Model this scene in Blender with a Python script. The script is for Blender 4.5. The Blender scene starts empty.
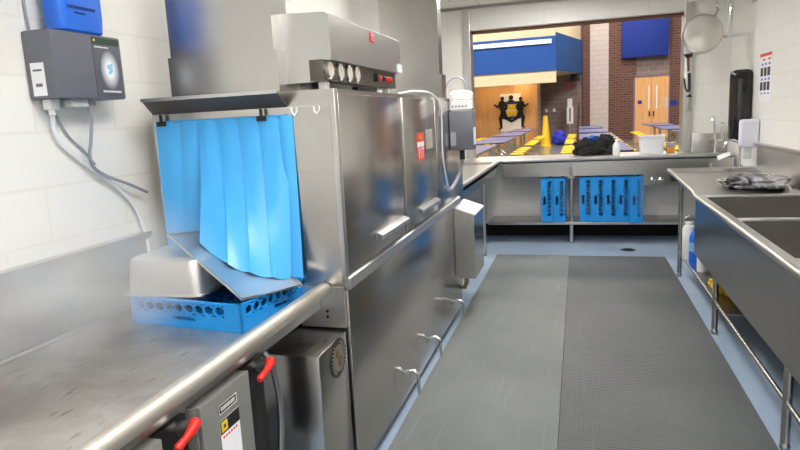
import bpy, bmesh, math, random
from mathutils import Vector, Matrix, noise
random.seed(7)
C = bpy.context.scene.collection
S = bpy.context.scene
PI = math.pi

# ------------------------------------------------------------------ camera, world, exposure
F_PX = 616.45
yaw, pitch, roll = 0.286180561, 0.170194881, -0.0521536584
cam_data = bpy.data.cameras.new('camera'); cam_data.sensor_width = 36.0
cam_data.lens = F_PX / 800 * 36; cam_data.clip_end = 200
cam = bpy.data.objects.new('camera', cam_data); C.objects.link(cam)
fwd = Vector((-math.sin(yaw)*math.cos(pitch), math.cos(yaw)*math.cos(pitch), -math.sin(pitch)))
rt = Vector((math.cos(yaw), math.sin(yaw), 0)); up = rt.cross(fwd)
r2 = rt*math.cos(roll)+up*math.sin(roll); u2 = up*math.cos(roll)-rt*math.sin(roll)
M = Matrix((r2, u2, -fwd)).transposed().to_4x4(); M.translation = (0, 0, 1.62)
cam.matrix_world = M
S.camera = cam
S.view_settings.view_transform = 'Standard'; S.view_settings.look = 'None'
S.view_settings.gamma = 1; S.view_settings.use_curve_mapping = False
S.view_settings.exposure = 0.0
S.cycles.volume_bounces = 3
LAMP = 28.5          # kitchen ceiling panels
LAMP_HALL = 40.0     # dining hall panels
w = bpy.data.worlds.new('world'); S.world = w; w.use_nodes = True
w.node_tree.nodes['Background'].inputs[0].default_value = (0.75, 0.8, 0.9, 1)
w.node_tree.nodes['Background'].inputs[1].default_value = 0.3

# ------------------------------------------------------------------ materials
def srgb(r, g, b):
    f = lambda c: (c/255/12.92) if c/255 <= .04045 else ((c/255+.055)/1.055)**2.4
    return (f(r), f(g), f(b), 1)
def base_mat(name):
    m = bpy.data.materials.new(name); m.use_nodes = True
    nt = m.node_tree; return m, nt, nt.nodes['Principled BSDF']
def N(nt, t, **kw):
    n = nt.nodes.new(t)
    for k, v in kw.items(): setattr(n, k, v)
    return n
def setin(n, **kw):
    for k, v in kw.items(): n.inputs[k.replace('_', ' ')].default_value = v
def coords(nt, scale=(1, 1, 1), rot=(0, 0, 0)):
    tc = N(nt, 'ShaderNodeTexCoord'); mp = N(nt, 'ShaderNodeMapping')
    mp.inputs['Scale'].default_value = scale; mp.inputs['Rotation'].default_value = rot
    nt.links.new(tc.outputs['Object'], mp.inputs['Vector']); return mp.outputs['Vector']
def ramp(nt, fac, stops):
    r = N(nt, 'ShaderNodeValToRGB'); el = r.color_ramp.elements
    el[0].position, el[0].color = stops[0]; el[1].position, el[1].color = stops[1]
    for p, c in stops[2:]:
        e = el.new(p); e.color = c
    nt.links.new(fac, r.inputs['Fac']); return r.outputs['Color']
def plain(name, col, rough=.5, metal=0, vary=.06, scale=18, **kw):
    m, nt, b = base_mat(name)
    nz = N(nt, 'ShaderNodeTexNoise'); setin(nz, Scale=scale, Detail=3)
    nt.links.new(coords(nt), nz.inputs['Vector'])
    lo = tuple(c*(1-vary) for c in col[:3])+(1,); hi = tuple(min(1, c*(1+vary)) for c in col[:3])+(1,)
    nt.links.new(ramp(nt, nz.outputs['Fac'], [(.3, lo), (.7, hi)]), b.inputs['Base Color'])
    b.inputs['Roughness'].default_value = rough; b.inputs['Metallic'].default_value = metal
    for k, v in kw.items(): b.inputs[k.replace('_', ' ')].default_value = v
    return m
def steel(name, col=(.56, .545, .52), rough=.3, scale=(3, 60, 3), amp=.012, bump=.0, blotch=.0):
    m, nt, b = base_mat(name)
    nz = N(nt, 'ShaderNodeTexNoise'); setin(nz, Scale=6, Detail=5, Roughness=.6)
    nt.links.new(coords(nt, scale), nz.inputs['Vector'])
    n2 = N(nt, 'ShaderNodeTexNoise'); setin(n2, Scale=3.1, Detail=4)
    nt.links.new(coords(nt), n2.inputs['Vector'])
    lo = tuple(c*(.96-blotch) for c in col)+(1,); hi = tuple(c*1.03 for c in col)+(1,)
    nt.links.new(ramp(nt, n2.outputs['Fac'], [(.25, lo), (.75, hi)]), b.inputs['Base Color'])
    mr = N(nt, 'ShaderNodeMapRange'); setin(mr, From_Min=.3, From_Max=.7, To_Min=rough-amp, To_Max=rough+amp)
    nt.links.new(nz.outputs['Fac'], mr.inputs['Value']); nt.links.new(mr.outputs['Result'], b.inputs['Roughness'])
    if bump:
        bp = N(nt, 'ShaderNodeBump'); setin(bp, Strength=bump, Distance=.004)
        nt.links.new(nz.outputs['Fac'], bp.inputs['Height']); nt.links.new(bp.outputs['Normal'], b.inputs['Normal'])
    b.inputs['Metallic'].default_value = 1
    return m
def brick(name, c1, c2, mortar, bw, bh, mort=.01, plane='xz', rough=.7, bump=.3, smooth=.1):
    m, nt, b = base_mat(name)
    tc = N(nt, 'ShaderNodeTexCoord'); sp = N(nt, 'ShaderNodeSeparateXYZ'); cb = N(nt, 'ShaderNodeCombineXYZ')
    nt.links.new(tc.outputs['Object'], sp.inputs[0])
    nt.links.new(sp.outputs[plane[0].upper()], cb.inputs['X']); nt.links.new(sp.outputs[plane[1].upper()], cb.inputs['Y'])
    bk = N(nt, 'ShaderNodeTexBrick'); nt.links.new(cb.outputs[0], bk.inputs['Vector'])
    setin(bk, Scale=1.0, Mortar_Size=mort, Mortar_Smooth=smooth, Brick_Width=bw, Row_Height=bh)
    bk.inputs['Color1'].default_value = c1; bk.inputs['Color2'].default_value = c2; bk.inputs['Mortar'].default_value = mortar
    nt.links.new(bk.outputs['Color'], b.inputs['Base Color'])
    bp = N(nt, 'ShaderNodeBump', invert=True); setin(bp, Strength=bump, Distance=.01)
    nt.links.new(bk.outputs['Fac'], bp.inputs['Height']); nt.links.new(bp.outputs['Normal'], b.inputs['Normal'])
    b.inputs['Roughness'].default_value = rough
    return m
def emit(name, col, s):
    m, nt, b = base_mat(name)
    b.inputs['Base Color'].default_value = (.8, .8, .8, 1)
    b.inputs['Emission Color'].default_value = col; b.inputs['Emission Strength'].default_value = s
    return m
def wood(name, a, c):
    m, nt, b = base_mat(name)
    nz = N(nt, 'ShaderNodeTexNoise'); setin(nz, Scale=2, Detail=4)
    nt.links.new(coords(nt, (8, 8, .6)), nz.inputs['Vector'])
    nt.links.new(ramp(nt, nz.outputs['Fac'], [(.3, a), (.7, c)]), b.inputs['Base Color'])
    b.inputs['Roughness'].default_value = .4
    return m
def mat_rubber(name, lo, hi, per, streak, rough):
    """ribbed runner: fine ribs along Y, pale scuffs"""
    m, nt, b = base_mat(name)
    wv = N(nt, 'ShaderNodeTexWave', wave_type='BANDS', bands_direction='X'); setin(wv, Scale=per, Distortion=.0)
    nt.links.new(coords(nt), wv.inputs['Vector'])
    w2 = N(nt, 'ShaderNodeTexWave', wave_type='BANDS', bands_direction='Y'); setin(w2, Scale=per*.6, Distortion=.0)
    nt.links.new(coords(nt), w2.inputs['Vector'])
    nz = N(nt, 'ShaderNodeTexNoise'); setin(nz, Scale=1, Detail=6, Roughness=.65)
    nt.links.new(coords(nt, (26, 1.6, 1)), nz.inputs['Vector'])
    n2 = N(nt, 'ShaderNodeTexNoise'); setin(n2, Scale=1.3, Detail=5)
    nt.links.new(coords(nt), n2.inputs['Vector'])
    basec = ramp(nt, n2.outputs['Fac'], [(.3, lo), (.7, hi)])
    sm = ramp(nt, nz.outputs['Fac'], [(.58, (0, 0, 0, 1)), (.85, (.8, .8, .8, 1))])
    mx = N(nt, 'ShaderNodeMixRGB', blend_type='MIX'); nt.links.new(basec, mx.inputs[1]); mx.inputs[2].default_value = streak
    nt.links.new(sm, mx.inputs[0])
    rb = N(nt, 'ShaderNodeMixRGB', blend_type='MULTIPLY'); rb.inputs[0].default_value = .5
    nt.links.new(mx.outputs[0], rb.inputs[1])
    nt.links.new(ramp(nt, wv.outputs['Fac'], [(.2, (.55, .55, .55, 1)), (.7, (1, 1, 1, 1))]), rb.inputs[2])
    nt.links.new(rb.outputs[0], b.inputs['Base Color'])
    ad = N(nt, 'ShaderNodeMath', operation='ADD'); nt.links.new(wv.outputs['Fac'], ad.inputs[0]); nt.links.new(w2.outputs['Fac'], ad.inputs[1])
    bp = N(nt, 'ShaderNodeBump'); setin(bp, Strength=.5, Distance=.003)
    nt.links.new(ad.outputs[0], bp.inputs['Height']); nt.links.new(bp.outputs['Normal'], b.inputs['Normal'])
    b.inputs['Roughness'].default_value = rough
    return m

STEEL = steel('brushed_steel', rough=.25, amp=.004)
STEEL_FRONT = steel('door_steel', (.56, .535, .505), .22, amp=.004)
STEEL_LIGHT = steel('bright_steel', (.66, .65, .635), .32, amp=.004)
STEEL_DARK = steel('dark_steel', (.4, .395, .385), .3, amp=.004)
STEEL_TOP = steel('worktop_steel', (.55, .54, .525), .36, amp=.004)
TUBE_STEEL = steel('tube_steel', (.66, .62, .55), .55, amp=.004)
CHROME = steel('chrome', (.75, .75, .75), .12, (1, 1, 1), .03)
PAN_STEEL = steel('pan_steel', (.78, .755, .73), .45, (2, 2, 2), .05)
VISOR_BROWN = plain('dark_brown_steel', (.1, .088, .075, 1), .5, .3, .15, 9)  # dark brown, slightly mottled, used on the visor only
TRAY_STEEL = steel('tray_steel', (.72, .73, .74), .42, amp=.01)
BLOCK = brick('painted_block_side', srgb(238, 236, 231), srgb(236, 234, 229), srgb(232, 228, 221), .41, .205, .006, 'yz', .45, .12)
BLOCK_X = brick('painted_block_end', srgb(238, 236, 231), srgb(236, 234, 229), srgb(232, 228, 221), .41, .205, .006, 'xz', .45, .12)
CEIL = brick('ceiling_tile', srgb(225, 225, 220), srgb(222, 222, 217), srgb(190, 190, 188), .6, .6, .012, 'xy', .9, .2)
BRICK_RED = brick('red_brick', srgb(108, 68, 60), srgb(88, 56, 52), srgb(112, 92, 86), .3, .1, .016, 'xz', .8)
BRICK_GREY = brick('grey_brick', srgb(140, 124, 122), srgb(126, 111, 111), srgb(148, 134, 132), .4, .2, .016, 'xz', .8)
PANEL_WHITE = brick('white_column', srgb(200, 192, 190), srgb(196, 188, 186), srgb(180, 172, 170), .4, .2, .012, 'xz', .7)
def floor_mat():
    m, nt, b = base_mat('blue_epoxy')
    n1 = N(nt, 'ShaderNodeTexNoise'); setin(n1, Scale=160, Detail=2); nt.links.new(coords(nt), n1.inputs['Vector'])
    n2 = N(nt, 'ShaderNodeTexNoise'); setin(n2, Scale=1.5, Detail=5); nt.links.new(coords(nt), n2.inputs['Vector'])
    c1 = ramp(nt, n1.outputs['Fac'], [(.35, srgb(146, 166, 190)), (.65, srgb(174, 192, 213))])
    c2 = ramp(nt, n2.outputs['Fac'], [(.3, (.82, .82, .82, 1)), (.7, (1, 1, 1, 1))])
    mx = N(nt, 'ShaderNodeMixRGB', blend_type='MULTIPLY'); mx.inputs[0].default_value = 1
    nt.links.new(c1, mx.inputs[1]); nt.links.new(c2, mx.inputs[2]); nt.links.new(mx.outputs[0], b.inputs['Base Color'])
    b.inputs['Roughness'].default_value = .33
    return m
FLOOR = floor_mat()
HALL_FLOOR = plain('hall_floor', srgb(120, 118, 104), .2, 0, .1, 3)
MAT_A = mat_rubber('scuffed_mat', srgb(108, 112, 112), srgb(128, 132, 132), 40, srgb(158, 164, 164), .5)
MAT_B = mat_rubber('ribbed_mat', srgb(74, 78, 80), srgb(92, 96, 98), 24, srgb(112, 116, 118), .5)
WHITE = plain('white_plastic', srgb(238, 238, 236), .4, 0, .02)
WHITE_PAPER = plain('white_paper', srgb(240, 240, 244), .7, 0, .02)
CREAM = plain('cream_paint', srgb(222, 208, 176), .7, 0, .02)
BLUE_BAND = plain('blue_panel', srgb(20, 78, 160), .7, 0, .04)
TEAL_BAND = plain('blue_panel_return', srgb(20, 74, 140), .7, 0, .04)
NAVY_PANEL = plain('navy_acoustic', srgb(18, 48, 140), .8, 0, .04)
DOOR_WOOD = wood('door_oak', srgb(214, 160, 104), srgb(228, 178, 122))
BLUE_RACK = plain('rack_blue', srgb(28, 148, 230), .4, 0, .05)
BLUE_CURT = plain('curtain_blue', srgb(70, 172, 240), .35, 0, .06, 5)
BLUE_JUG = plain('jug_blue', srgb(36, 110, 225), .3, 0, .06, 8)
GREY_BOX = plain('grey_plastic', srgb(104, 106, 116), .45, 0, .03)
SWITCH_GREY = plain('switch_paint', srgb(132, 132, 130), .42, .3, .03)
BLACK = plain('black_plastic', srgb(24, 24, 26), .35, 0, .1)
BLACK_GLOSS = plain('black_gloss', srgb(22, 22, 26), .15, 0, .1)
BLACK_MATT = plain('black_rubber', srgb(18, 18, 20), .8, 0, .1)
RED = plain('red_plastic', srgb(222, 40, 30), .4, 0, .05)
RED_SIGN = plain('red_sign', srgb(222, 66, 48), .5, 0, .03)
YELLOW = plain('yellow_plastic', srgb(232, 196, 40), .45, 0, .06)
GREEN = plain('green_plastic', srgb(60, 190, 60), .4, 0, .05)
GREEN_DARK = plain('green_strip', srgb(52, 72, 58), .5, 0, .05)
CABLE = plain('grey_cable', srgb(150, 152, 165), .5, 0, .04)
WHITE_HOSE = plain('white_hose', srgb(228, 230, 234), .45, 0, .03)
TABLE_BLUE = plain('table_laminate', srgb(92, 98, 142), .35, 0, .05)
BROWN = plain('brown_wood', srgb(110, 70, 48), .6, 0, .1)
CLEAR = plain('frosted_tub', srgb(226, 228, 234), .3, 0, .02)
SANI = plain('clear_bottle', srgb(222, 228, 230), .25, 0, .02)
ORANGE = plain('orange_plastic', srgb(214, 140, 60), .5, 0, .05)
LIGHT_K = emit('kitchen_diffuser', (1, .975, .935, 1), LAMP)
LIGHT_H = emit('hall_diffuser', (1, .9, .8, 1), LAMP_HALL)
LIGHT_BAR = emit('strip_diffuser', (.85, .92, 1, 1), .5)
LIGHT_ENTRY = emit('entry_diffuser', (1, .72, .38, 1), 26)
def soiled():
    m, nt, b = base_mat('wet_steel')
    n1 = N(nt, 'ShaderNodeTexNoise'); setin(n1, Scale=3.0, Detail=7, Roughness=.65, Distortion=.6)
    nt.links.new(coords(nt), n1.inputs['Vector'])
    n2 = N(nt, 'ShaderNodeTexNoise'); setin(n2, Scale=1, Detail=3); nt.links.new(coords(nt, (38, 9, 1)), n2.inputs['Vector'])
    c1 = ramp(nt, n1.outputs['Fac'], [(.38, (.48, .44, .40, 1)), (.6, (.66, .63, .595, 1))])
    spots = ramp(nt, n2.outputs['Fac'], [(.63, (1, 1, 1, 1)), (.72, (.55, .5, .46, 1))])
    mx = N(nt, 'ShaderNodeMixRGB', blend_type='MULTIPLY'); mx.inputs[0].default_value = .75
    nt.links.new(c1, mx.inputs[1]); nt.links.new(spots, mx.inputs[2]); nt.links.new(mx.outputs[0], b.inputs['Base Color'])
    rr = N(nt, 'ShaderNodeMapRange'); setin(rr, From_Min=.35, From_Max=.65, To_Min=.3, To_Max=.5)
    nt.links.new(n1.outputs['Fac'], rr.inputs['Value']); nt.links.new(rr.outputs['Result'], b.inputs['Roughness'])
    bp = N(nt, 'ShaderNodeBump'); setin(bp, Strength=.08, Distance=.01); nt.links.new(n1.outputs['Fac'], bp.inputs['Height'])
    nt.links.new(bp.outputs['Normal'], b.inputs['Normal'])
    b.inputs['Metallic'].default_value = .9
    return m
WET = soiled()
def bagmat():
    m, nt, b = base_mat('clear_black_film')
    n1 = N(nt, 'ShaderNodeTexNoise'); setin(n1, Scale=7, Detail=3, Distortion=1.0); nt.links.new(coords(nt, (1, .5, 1)), n1.inputs['Vector'])
    nt.links.new(ramp(nt, n1.outputs['Fac'], [(.42, srgb(26, 26, 30)), (.62, srgb(170, 170, 178))]), b.inputs['Base Color'])
    b.inputs['Roughness'].default_value = .18
    return m
BAGFILM = bagmat()

# ------------------------------------------------------------------ mesh helpers
class MB:
    def __init__(s): s.bm = bmesh.new()
    def box(s, x0, x1, y0, y1, z0, z1, bev=0, seg=2):
        vs = [s.bm.verts.new(p) for p in ((x0,y0,z0),(x1,y0,z0),(x1,y1,z0),(x0,y1,z0),(x0,y0,z1),(x1,y0,z1),(x1,y1,z1),(x0,y1,z1))]
        fs = [s.bm.faces.new([vs[i] for i in f]) for f in ((0,3,2,1),(4,5,6,7),(0,1,5,4),(1,2,6,5),(2,3,7,6),(3,0,4,7))]
        if bev:
            es = list({e for f in fs for e in f.edges})
            bmesh.ops.bevel(s.bm, geom=es, offset=bev, segments=seg, affect='EDGES', profile=.5)
        return s
    def hull(s, bot, top):
        """closed solid between two equal rings of points"""
        a = [s.bm.verts.new(p) for p in bot]; b = [s.bm.verts.new(p) for p in top]; n = len(a)
        s.bm.faces.new(a[::-1]); s.bm.faces.new(b)
        for i in range(n): s.bm.faces.new((a[i], a[(i+1) % n], b[(i+1) % n], b[i]))
        return s
    def prism(s, pts, axis, a0, a1):
        """extrude a 2-D outline along an axis; the other two axes in x,y,z order"""
        def P(p, a):
            return {'x': (a, p[0], p[1]), 'y': (p[0], a, p[1]), 'z': (p[0], p[1], a)}[axis]
        return s.hull([P(p, a0) for p in pts], [P(p, a1) for p in pts])
    def tube(s, pts, r, seg=10, caps=True, closed=False):
        pts = [Vector(p) for p in pts]; n = len(pts); rings = []
        prev = None
        for i, p in enumerate(pts):
            if closed: d = pts[(i+1) % n]-pts[i-1]
            else: d = pts[min(i+1, n-1)]-pts[max(i-1, 0)]
            d.normalize()
            if prev is None:
                a = Vector((0, 0, 1)) if abs(d.z) < .9 else Vector((1, 0, 0)); e = d.cross(a).normalized()
            else:
                e = (prev-d*prev.dot(d)).normalized()
            prev = e; f = d.cross(e)
            rr = r[i] if isinstance(r, (list, tuple)) else r
            rings.append([s.bm.verts.new(p+(e*math.cos(2*PI*k/seg)+f*math.sin(2*PI*k/seg))*rr) for k in range(seg)])
        m = n if closed else n-1
        for i in range(m):
            A, B = rings[i], rings[(i+1) % n]
            for k in range(seg): s.bm.faces.new((A[k], A[(k+1) % seg], B[(k+1) % seg], B[k]))
        if caps and not closed:
            s.bm.faces.new(rings[0][::-1]); s.bm.faces.new(rings[-1])
        return s
    def cyl(s, p0, p1, r, seg=16): return s.tube([p0, p1], r, seg)
    def lathe(s, prof, cx=0, cy=0, cz=0, seg=20, axis='z'):
        """profile of (radius, height)"""
        rings = []
        for r, h in prof:
            ring = []
            for k in range(seg):
                a = 2*PI*k/seg; q = (r*math.cos(a), r*math.sin(a), h)
                if axis == 'y': q = (q[0], q[2], q[1])
                if axis == 'x': q = (q[2], q[0], q[1])
                ring.append(s.bm.verts.new((cx+q[0], cy+q[1], cz+q[2])))
            rings.append(ring)
        for A, B in zip(rings, rings[1:]):
            for k in range(seg): s.bm.faces.new((A[k], A[(k+1) % seg], B[(k+1) % seg], B[k]))
        s.bm.faces.new(rings[0][::-1]); s.bm.faces.new(rings[-1])
        return s
    def sheet(s, rows, th):
        """grid of points thickened along its normals"""
        rows = [[Vector(p) for p in r] for r in rows]; nr, nc = len(rows), len(rows[0]); top, bot = [], []
        for i in range(nr):
            ta, ba = [], []
            for j in range(nc):
                du = rows[min(i+1, nr-1)][j]-rows[max(i-1, 0)][j]; dv = rows[i][min(j+1, nc-1)]-rows[i][max(j-1, 0)]
                nn = du.cross(dv).normalized()*th/2
                ta.append(s.bm.verts.new(rows[i][j]+nn)); ba.append(s.bm.verts.new(rows[i][j]-nn))
            top.append(ta); bot.append(ba)
        for i in range(nr-1):
            for j in range(nc-1):
                s.bm.faces.new((top[i][j], top[i+1][j], top[i+1][j+1], top[i][j+1]))
                s.bm.faces.new((bot[i][j], bot[i][j+1], bot[i+1][j+1], bot[i+1][j]))
        for i in range(nr-1):
            s.bm.faces.new((top[i][0], bot[i][0], bot[i+1][0], top[i+1][0])); s.bm.faces.new((top[i][-1], top[i+1][-1], bot[i+1][-1], bot[i][-1]))
        for j in range(nc-1):
            s.bm.faces.new((top[0][j], top[0][j+1], bot[0][j+1], bot[0][j])); s.bm.faces.new((top[-1][j], bot[-1][j], bot[-1][j+1], top[-1][j+1]))
        return s
    def lump(s, c, rad, amp=.2, freq=6, flat=.0, sub=3, seed=0):
        r = bmesh.ops.create_icosphere(s.bm, subdivisions=sub, radius=1)
        for v in r['verts']:
            k = 1+amp*noise.noise(v.co*freq*.4+Vector((seed, seed*2, 0)))+amp*.5*noise.noise(v.co*freq+Vector((seed, 0, seed)))
            p = Vector((v.co.x*rad[0]*k, v.co.y*rad[1]*k, v.co.z*rad[2]*k))
            if p.z < -flat: p.z = -flat
            v.co = p+Vector(c)
        return s
    def xform(s, mat):
        bmesh.ops.transform(s.bm, matrix=mat, verts=s.bm.verts); return s

ORIGIN = {}
def link(name, mb, mat, parent=None, world=True, smooth=True, label=None, origin=None):
    me = bpy.data.meshes.new(name)
    bmesh.ops.recalc_face_normals(mb.bm, faces=mb.bm.faces)
    off = Vector((0, 0, 0))
    if parent is not None and world: off = ORIGIN.get(parent.name, Vector((0, 0, 0)))
    if origin is not None: off = Vector(origin)
    if off.length: bmesh.ops.translate(mb.bm, verts=mb.bm.verts, vec=-off)
    mb.bm.to_mesh(me); mb.bm.free()
    if smooth:
        for p in me.polygons: p.use_smooth = True
        me.set_sharp_from_angle(angle=math.radians(35))
    me.materials.append(mat)
    o = bpy.data.objects.new(name, me); C.objects.link(o)
    if parent is not None:
        o.parent = parent; ORIGIN[o.name] = ORIGIN.get(parent.name, Vector((0, 0, 0)))
    elif origin is not None:
        o.location = origin; ORIGIN[o.name] = Vector(origin)
    if label: o['label'] = label
    return o
def thing(name, label, cat, loc=(0, 0, 0), rot=(0, 0, 0), group=None):
    o = bpy.data.objects.new(name, None); C.objects.link(o); o.empty_display_size = .05
    o.location = loc; o.rotation_euler = rot; ORIGIN[o.name] = Vector(loc)
    o['label'] = label; o['category'] = cat
    if group: o['group'] = group
    return o
def tag(o, label, cat, group=None, kind=None):
    o['label'] = label; o['category'] = cat
    if group: o['group'] = group
    if kind: o['kind'] = kind
    return o
def struct(name, mb, mat, label=None, parent=None):
    o = link(name, mb, mat, parent, smooth=False)
    if parent is None:
        o['kind'] = 'structure'
    return o
def copy_tree(o, parent=None):
    c = o.copy(); C.objects.link(c)
    if parent is not None: c.parent = parent
    for ch in list(o.children): copy_tree(ch, c)
    return c
def text_part(name, txt, size, mat, parent, origin, xdir, ydir, world=True, depth=.0006, align='CENTER'):
    cu = bpy.data.curves.new('lettering', 'FONT'); cu.body = txt; cu.size = size; cu.extrude = depth
    cu.align_x = align; cu.align_y = 'CENTER'
    t = bpy.data.objects.new('lettering', cu); C.objects.link(t)
    dg = bpy.context.evaluated_depsgraph_get(); me = bpy.data.meshes.new_from_object(t.evaluated_get(dg))
    bpy.data.objects.remove(t); bpy.data.curves.remove(cu)
    x = Vector(xdir).normalized(); y = Vector(ydir).normalized(); z = x.cross(y)
    m = Matrix((x, y, z)).transposed().to_4x4()
    m.translation = Vector(origin)-(ORIGIN.get(parent.name, Vector((0, 0, 0))) if world else Vector((0, 0, 0)))
    me.transform(m); me.name = name; me.materials.clear(); me.materials.append(mat)
    o = bpy.data.objects.new(name, me); C.objects.link(o); o.parent = parent; return o

# ------------------------------------------------------------------ the room
XL, XR, YB, YF, ZC = -1.92, 1.72, 8.25, -2.6, 3.0
struct('floor', MB().box(XL-.2, XR+.2, YF-.2, YB+.2, -.1, 0), FLOOR)
struct('wall_left', MB().box(XL-.2, XL, YF, YB+.2, 0, ZC), BLOCK)
struct('wall_right', MB().box(XR, XR+.2, YF, YB+.2, 0, ZC), BLOCK)
struct('wall_front', MB().box(XL-.2, XR+.2, YF-.2, YF, 0, ZC), BLOCK_X)
WX0, WX1, WZ0, WZ1 = -1.35, 1.215, .985, 2.70
b = MB()
b.box(XL, XR, YB, YB+.2, 0, WZ0); b.box(XL, XR, YB, YB+.2, WZ1, ZC); b.box(XL, WX0, YB, YB+.2, WZ0, WZ1); b.box(WX1, XR, YB, YB+.2, WZ0, WZ1)
struct('wall_back', b, BLOCK_X)
struct('ceiling', MB().box(XL-.2, XR+.2, YF-.2, YB+.2, ZC, ZC+.1), CEIL)
struct('trim_1', MB().box(WX0-.09, WX0+.005, YB-.03, YB+.22, 1.05, ZC-.02, .006), STEEL_LIGHT)
struct('trim_2', MB().box(WX1-.005, WX1+.1, YB-.03, YB+.22, 1.05, ZC-.02, .006), STEEL_LIGHT)
struct('trim_3', MB().box(WX0+.005, WX1-.005, YB+.1, YB+.22, WZ1-.03, WZ1-.002), BROWN)
struct('trim_4', MB().box(XL, XR, YB-.03, YB, ZC-.035, ZC), STEEL_DARK)
struct('baseboard_back', MB().box(XL, XR, YB-.02, YB, 0, .16), BLACK_MATT)
struct('baseboard_left', MB().box(XL, XL+.015, YF, YB-.02, 0, .12), BLACK_MATT)
struct('baseboard_right', MB().box(XR-.015, XR, YF, YB-.02, 0, .12), BLACK_MATT)

def ceiling_light(x, y, z, w_, l_, label, mat=LIGHT_K, group=None):
    t = thing('ceiling_light', label, 'light', (x, y, z), group=group)
    f = MB()
    for a in (-1, 1):
        f.box(a*w_/2-.02, a*w_/2+.02, -l_/2-.02, l_/2+.02, -.03, 0); f.box(-w_/2, w_/2, a*l_/2-.02, a*l_/2+.02, -.03, 0)
    link('frame', f, WHITE, t, False); link('diffuser', MB().box(-w_/2+.02, w_/2-.02, -l_/2+.02, l_/2-.02, -.025, -.005), mat, t, False)
    return t
ceiling_light(.25, -.7, ZC, .6, 1.2, 'white ceiling light panel behind the viewer')
ceiling_light(-.12, 1.3, ZC, .6, 1.2, 'white ceiling light panel above the steaming dish table')
ceiling_light(-.45, 4.4, ZC, .6, 1.2, 'white ceiling light panel above the middle of the rubber mats')
ceiling_light(-.3, 6.9, ZC, .6, 1.0, 'white ceiling light panel in front of the serving window')

# ------------------------------------------------------------------ floor mats, drain
def runner(x0, x1, y0, y1, mat, label):
    o = link('floor_mat', MB().box(x0, x1, y0, y1, .0005, .0125, .003, 1), mat, origin=((x0+x1)/2, (y0+y1)/2, 0))
    return tag(o, label, 'mat', 'rubber aisle mats')
runner(-.912, -.1003, .3, 7.03, MAT_A, 'lighter grey scuffed rubber mat along the dish machine side')
runner(-.0998, .897, .3, 7.0, MAT_B, 'darker grey ribbed rubber mat along the sink side')
t = thing('floor_drain', 'small round dark floor drain in the blue floor by the back counter', 'drain', (.546, 7.376, 0))
link('drain_ring', MB().lathe([(.085, .0005), (.085, .004), (.07, .006), (.07, .0005)], seg=24), STEEL_DARK, t, False)
g = MB().lathe([(.068, .0005), (.068, .003)], seg=24)
for k in range(-2, 3): g.box(-.055, .055, k*.022-.004, k*.022+.004, .003, .005)
link('grate', g, BLACK, t, False)

# ------------------------------------------------------------------ soiled dish table (left, foreground)
TZ = .868
t = thing('dish_table', 'wet stainless soiled-dish table with round front rail in front of the dish machine', 'table', (-1.45, 1.2, 0))
Y0, Y1 = .15, 2.345
link('table_top', MB().box(XL+.03, -1.072, Y0, Y1, TZ-.03, TZ), WET, t)
link('backsplash', MB().prism([(XL+.004, TZ-.02), (XL+.03, TZ-.02), (XL+.03, 1.135), (XL+.05, 1.165), (XL+.05, 1.175), (XL+.004, 1.175)], 'y', Y0, Y1), STEEL_TOP, t)
link('corner_bead', MB().tube([(XL+.037, Y0, TZ+.006), (XL+.037, Y1, TZ+.006)], .008, 8), STEEL_LIGHT, t)
link('front_lip', MB().box(-1.084, -1.066, Y0, Y1, TZ-.032, .915), STEEL_TOP, t)
link('rail', MB().tube([(-1.042, Y0, .92), (-1.042, 2.28, .925), (-1.035, 2.325, .928), (-1.03, 2.35, .93)], [.029, .029, .028, .018], 20), TUBE_STEEL, t)
for (x, y) in ((XL+.1, .3), (XL+.1, 1.95), (-1.30, .3)):
    l = link('leg', MB().cyl((x, y, .001), (x, y, TZ-.03), .02), STEEL, t)

# ------------------------------------------------------------------ dish machine
mx = thing('dish_machine', 'long stainless conveyor dish machine with blue strip curtain and three front doors', 'dishwasher', (-1.42, 2.36, 0))
XF = -.95; YA, YZ = 2.36, 5.2; ZT = 1.755
CX0, CX1 = -1.786, -1.155
b = MB()
b.box(CX1, XF, YA, YA+.02, .93, ZT)                       # end face beside the curtain
HB = CX0-.022
b.box(HB, CX0, YA, YA+.02, .93, ZT)
b.box(CX0, CX1, YA, YA+.02, 1.662, ZT)
b.box(HB, XF, YA+.02, YZ, ZT-.02, ZT)
b.box(XF-.02, XF, YA+.02, YZ, .93, ZT-.02)
b.box(HB, HB+.02, YA+.02, YZ, .93, ZT-.02)
b.box(HB+.02, XF-.02, YZ-.02, YZ, .93, ZT-.02)
b.box(CX1-.0, CX1+.02, YA+.02, YA+.6, .93, 1.70)
link('hood', b, STEEL, mx)
link('wash_tunnel', MB().box(XL+.06, XF-.03, YA+.02, YZ-.02, .84, .929), STEEL_DARK, mx)
link('corner_post', MB().box(XF-.012, XF+.012, YA-.006, YA+.03, .93, ZT, .004), STEEL_LIGHT, mx)
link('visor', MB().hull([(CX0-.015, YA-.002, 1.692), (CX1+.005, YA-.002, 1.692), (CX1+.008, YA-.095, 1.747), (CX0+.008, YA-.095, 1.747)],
                        [(CX0-.015, YA-.002, 1.70), (CX1+.005, YA-.002, 1.70), (CX1+.008, YA-.095, 1.756), (CX0+.008, YA-.095, 1.756)]), VISOR_BROWN, mx, label='dark brown visor over the curtain')
link('visor_edge', MB().box(CX0+.006, CX1+.01, YA-.101, YA-.095, 1.745, 1.759), STEEL_LIGHT, mx)
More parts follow.
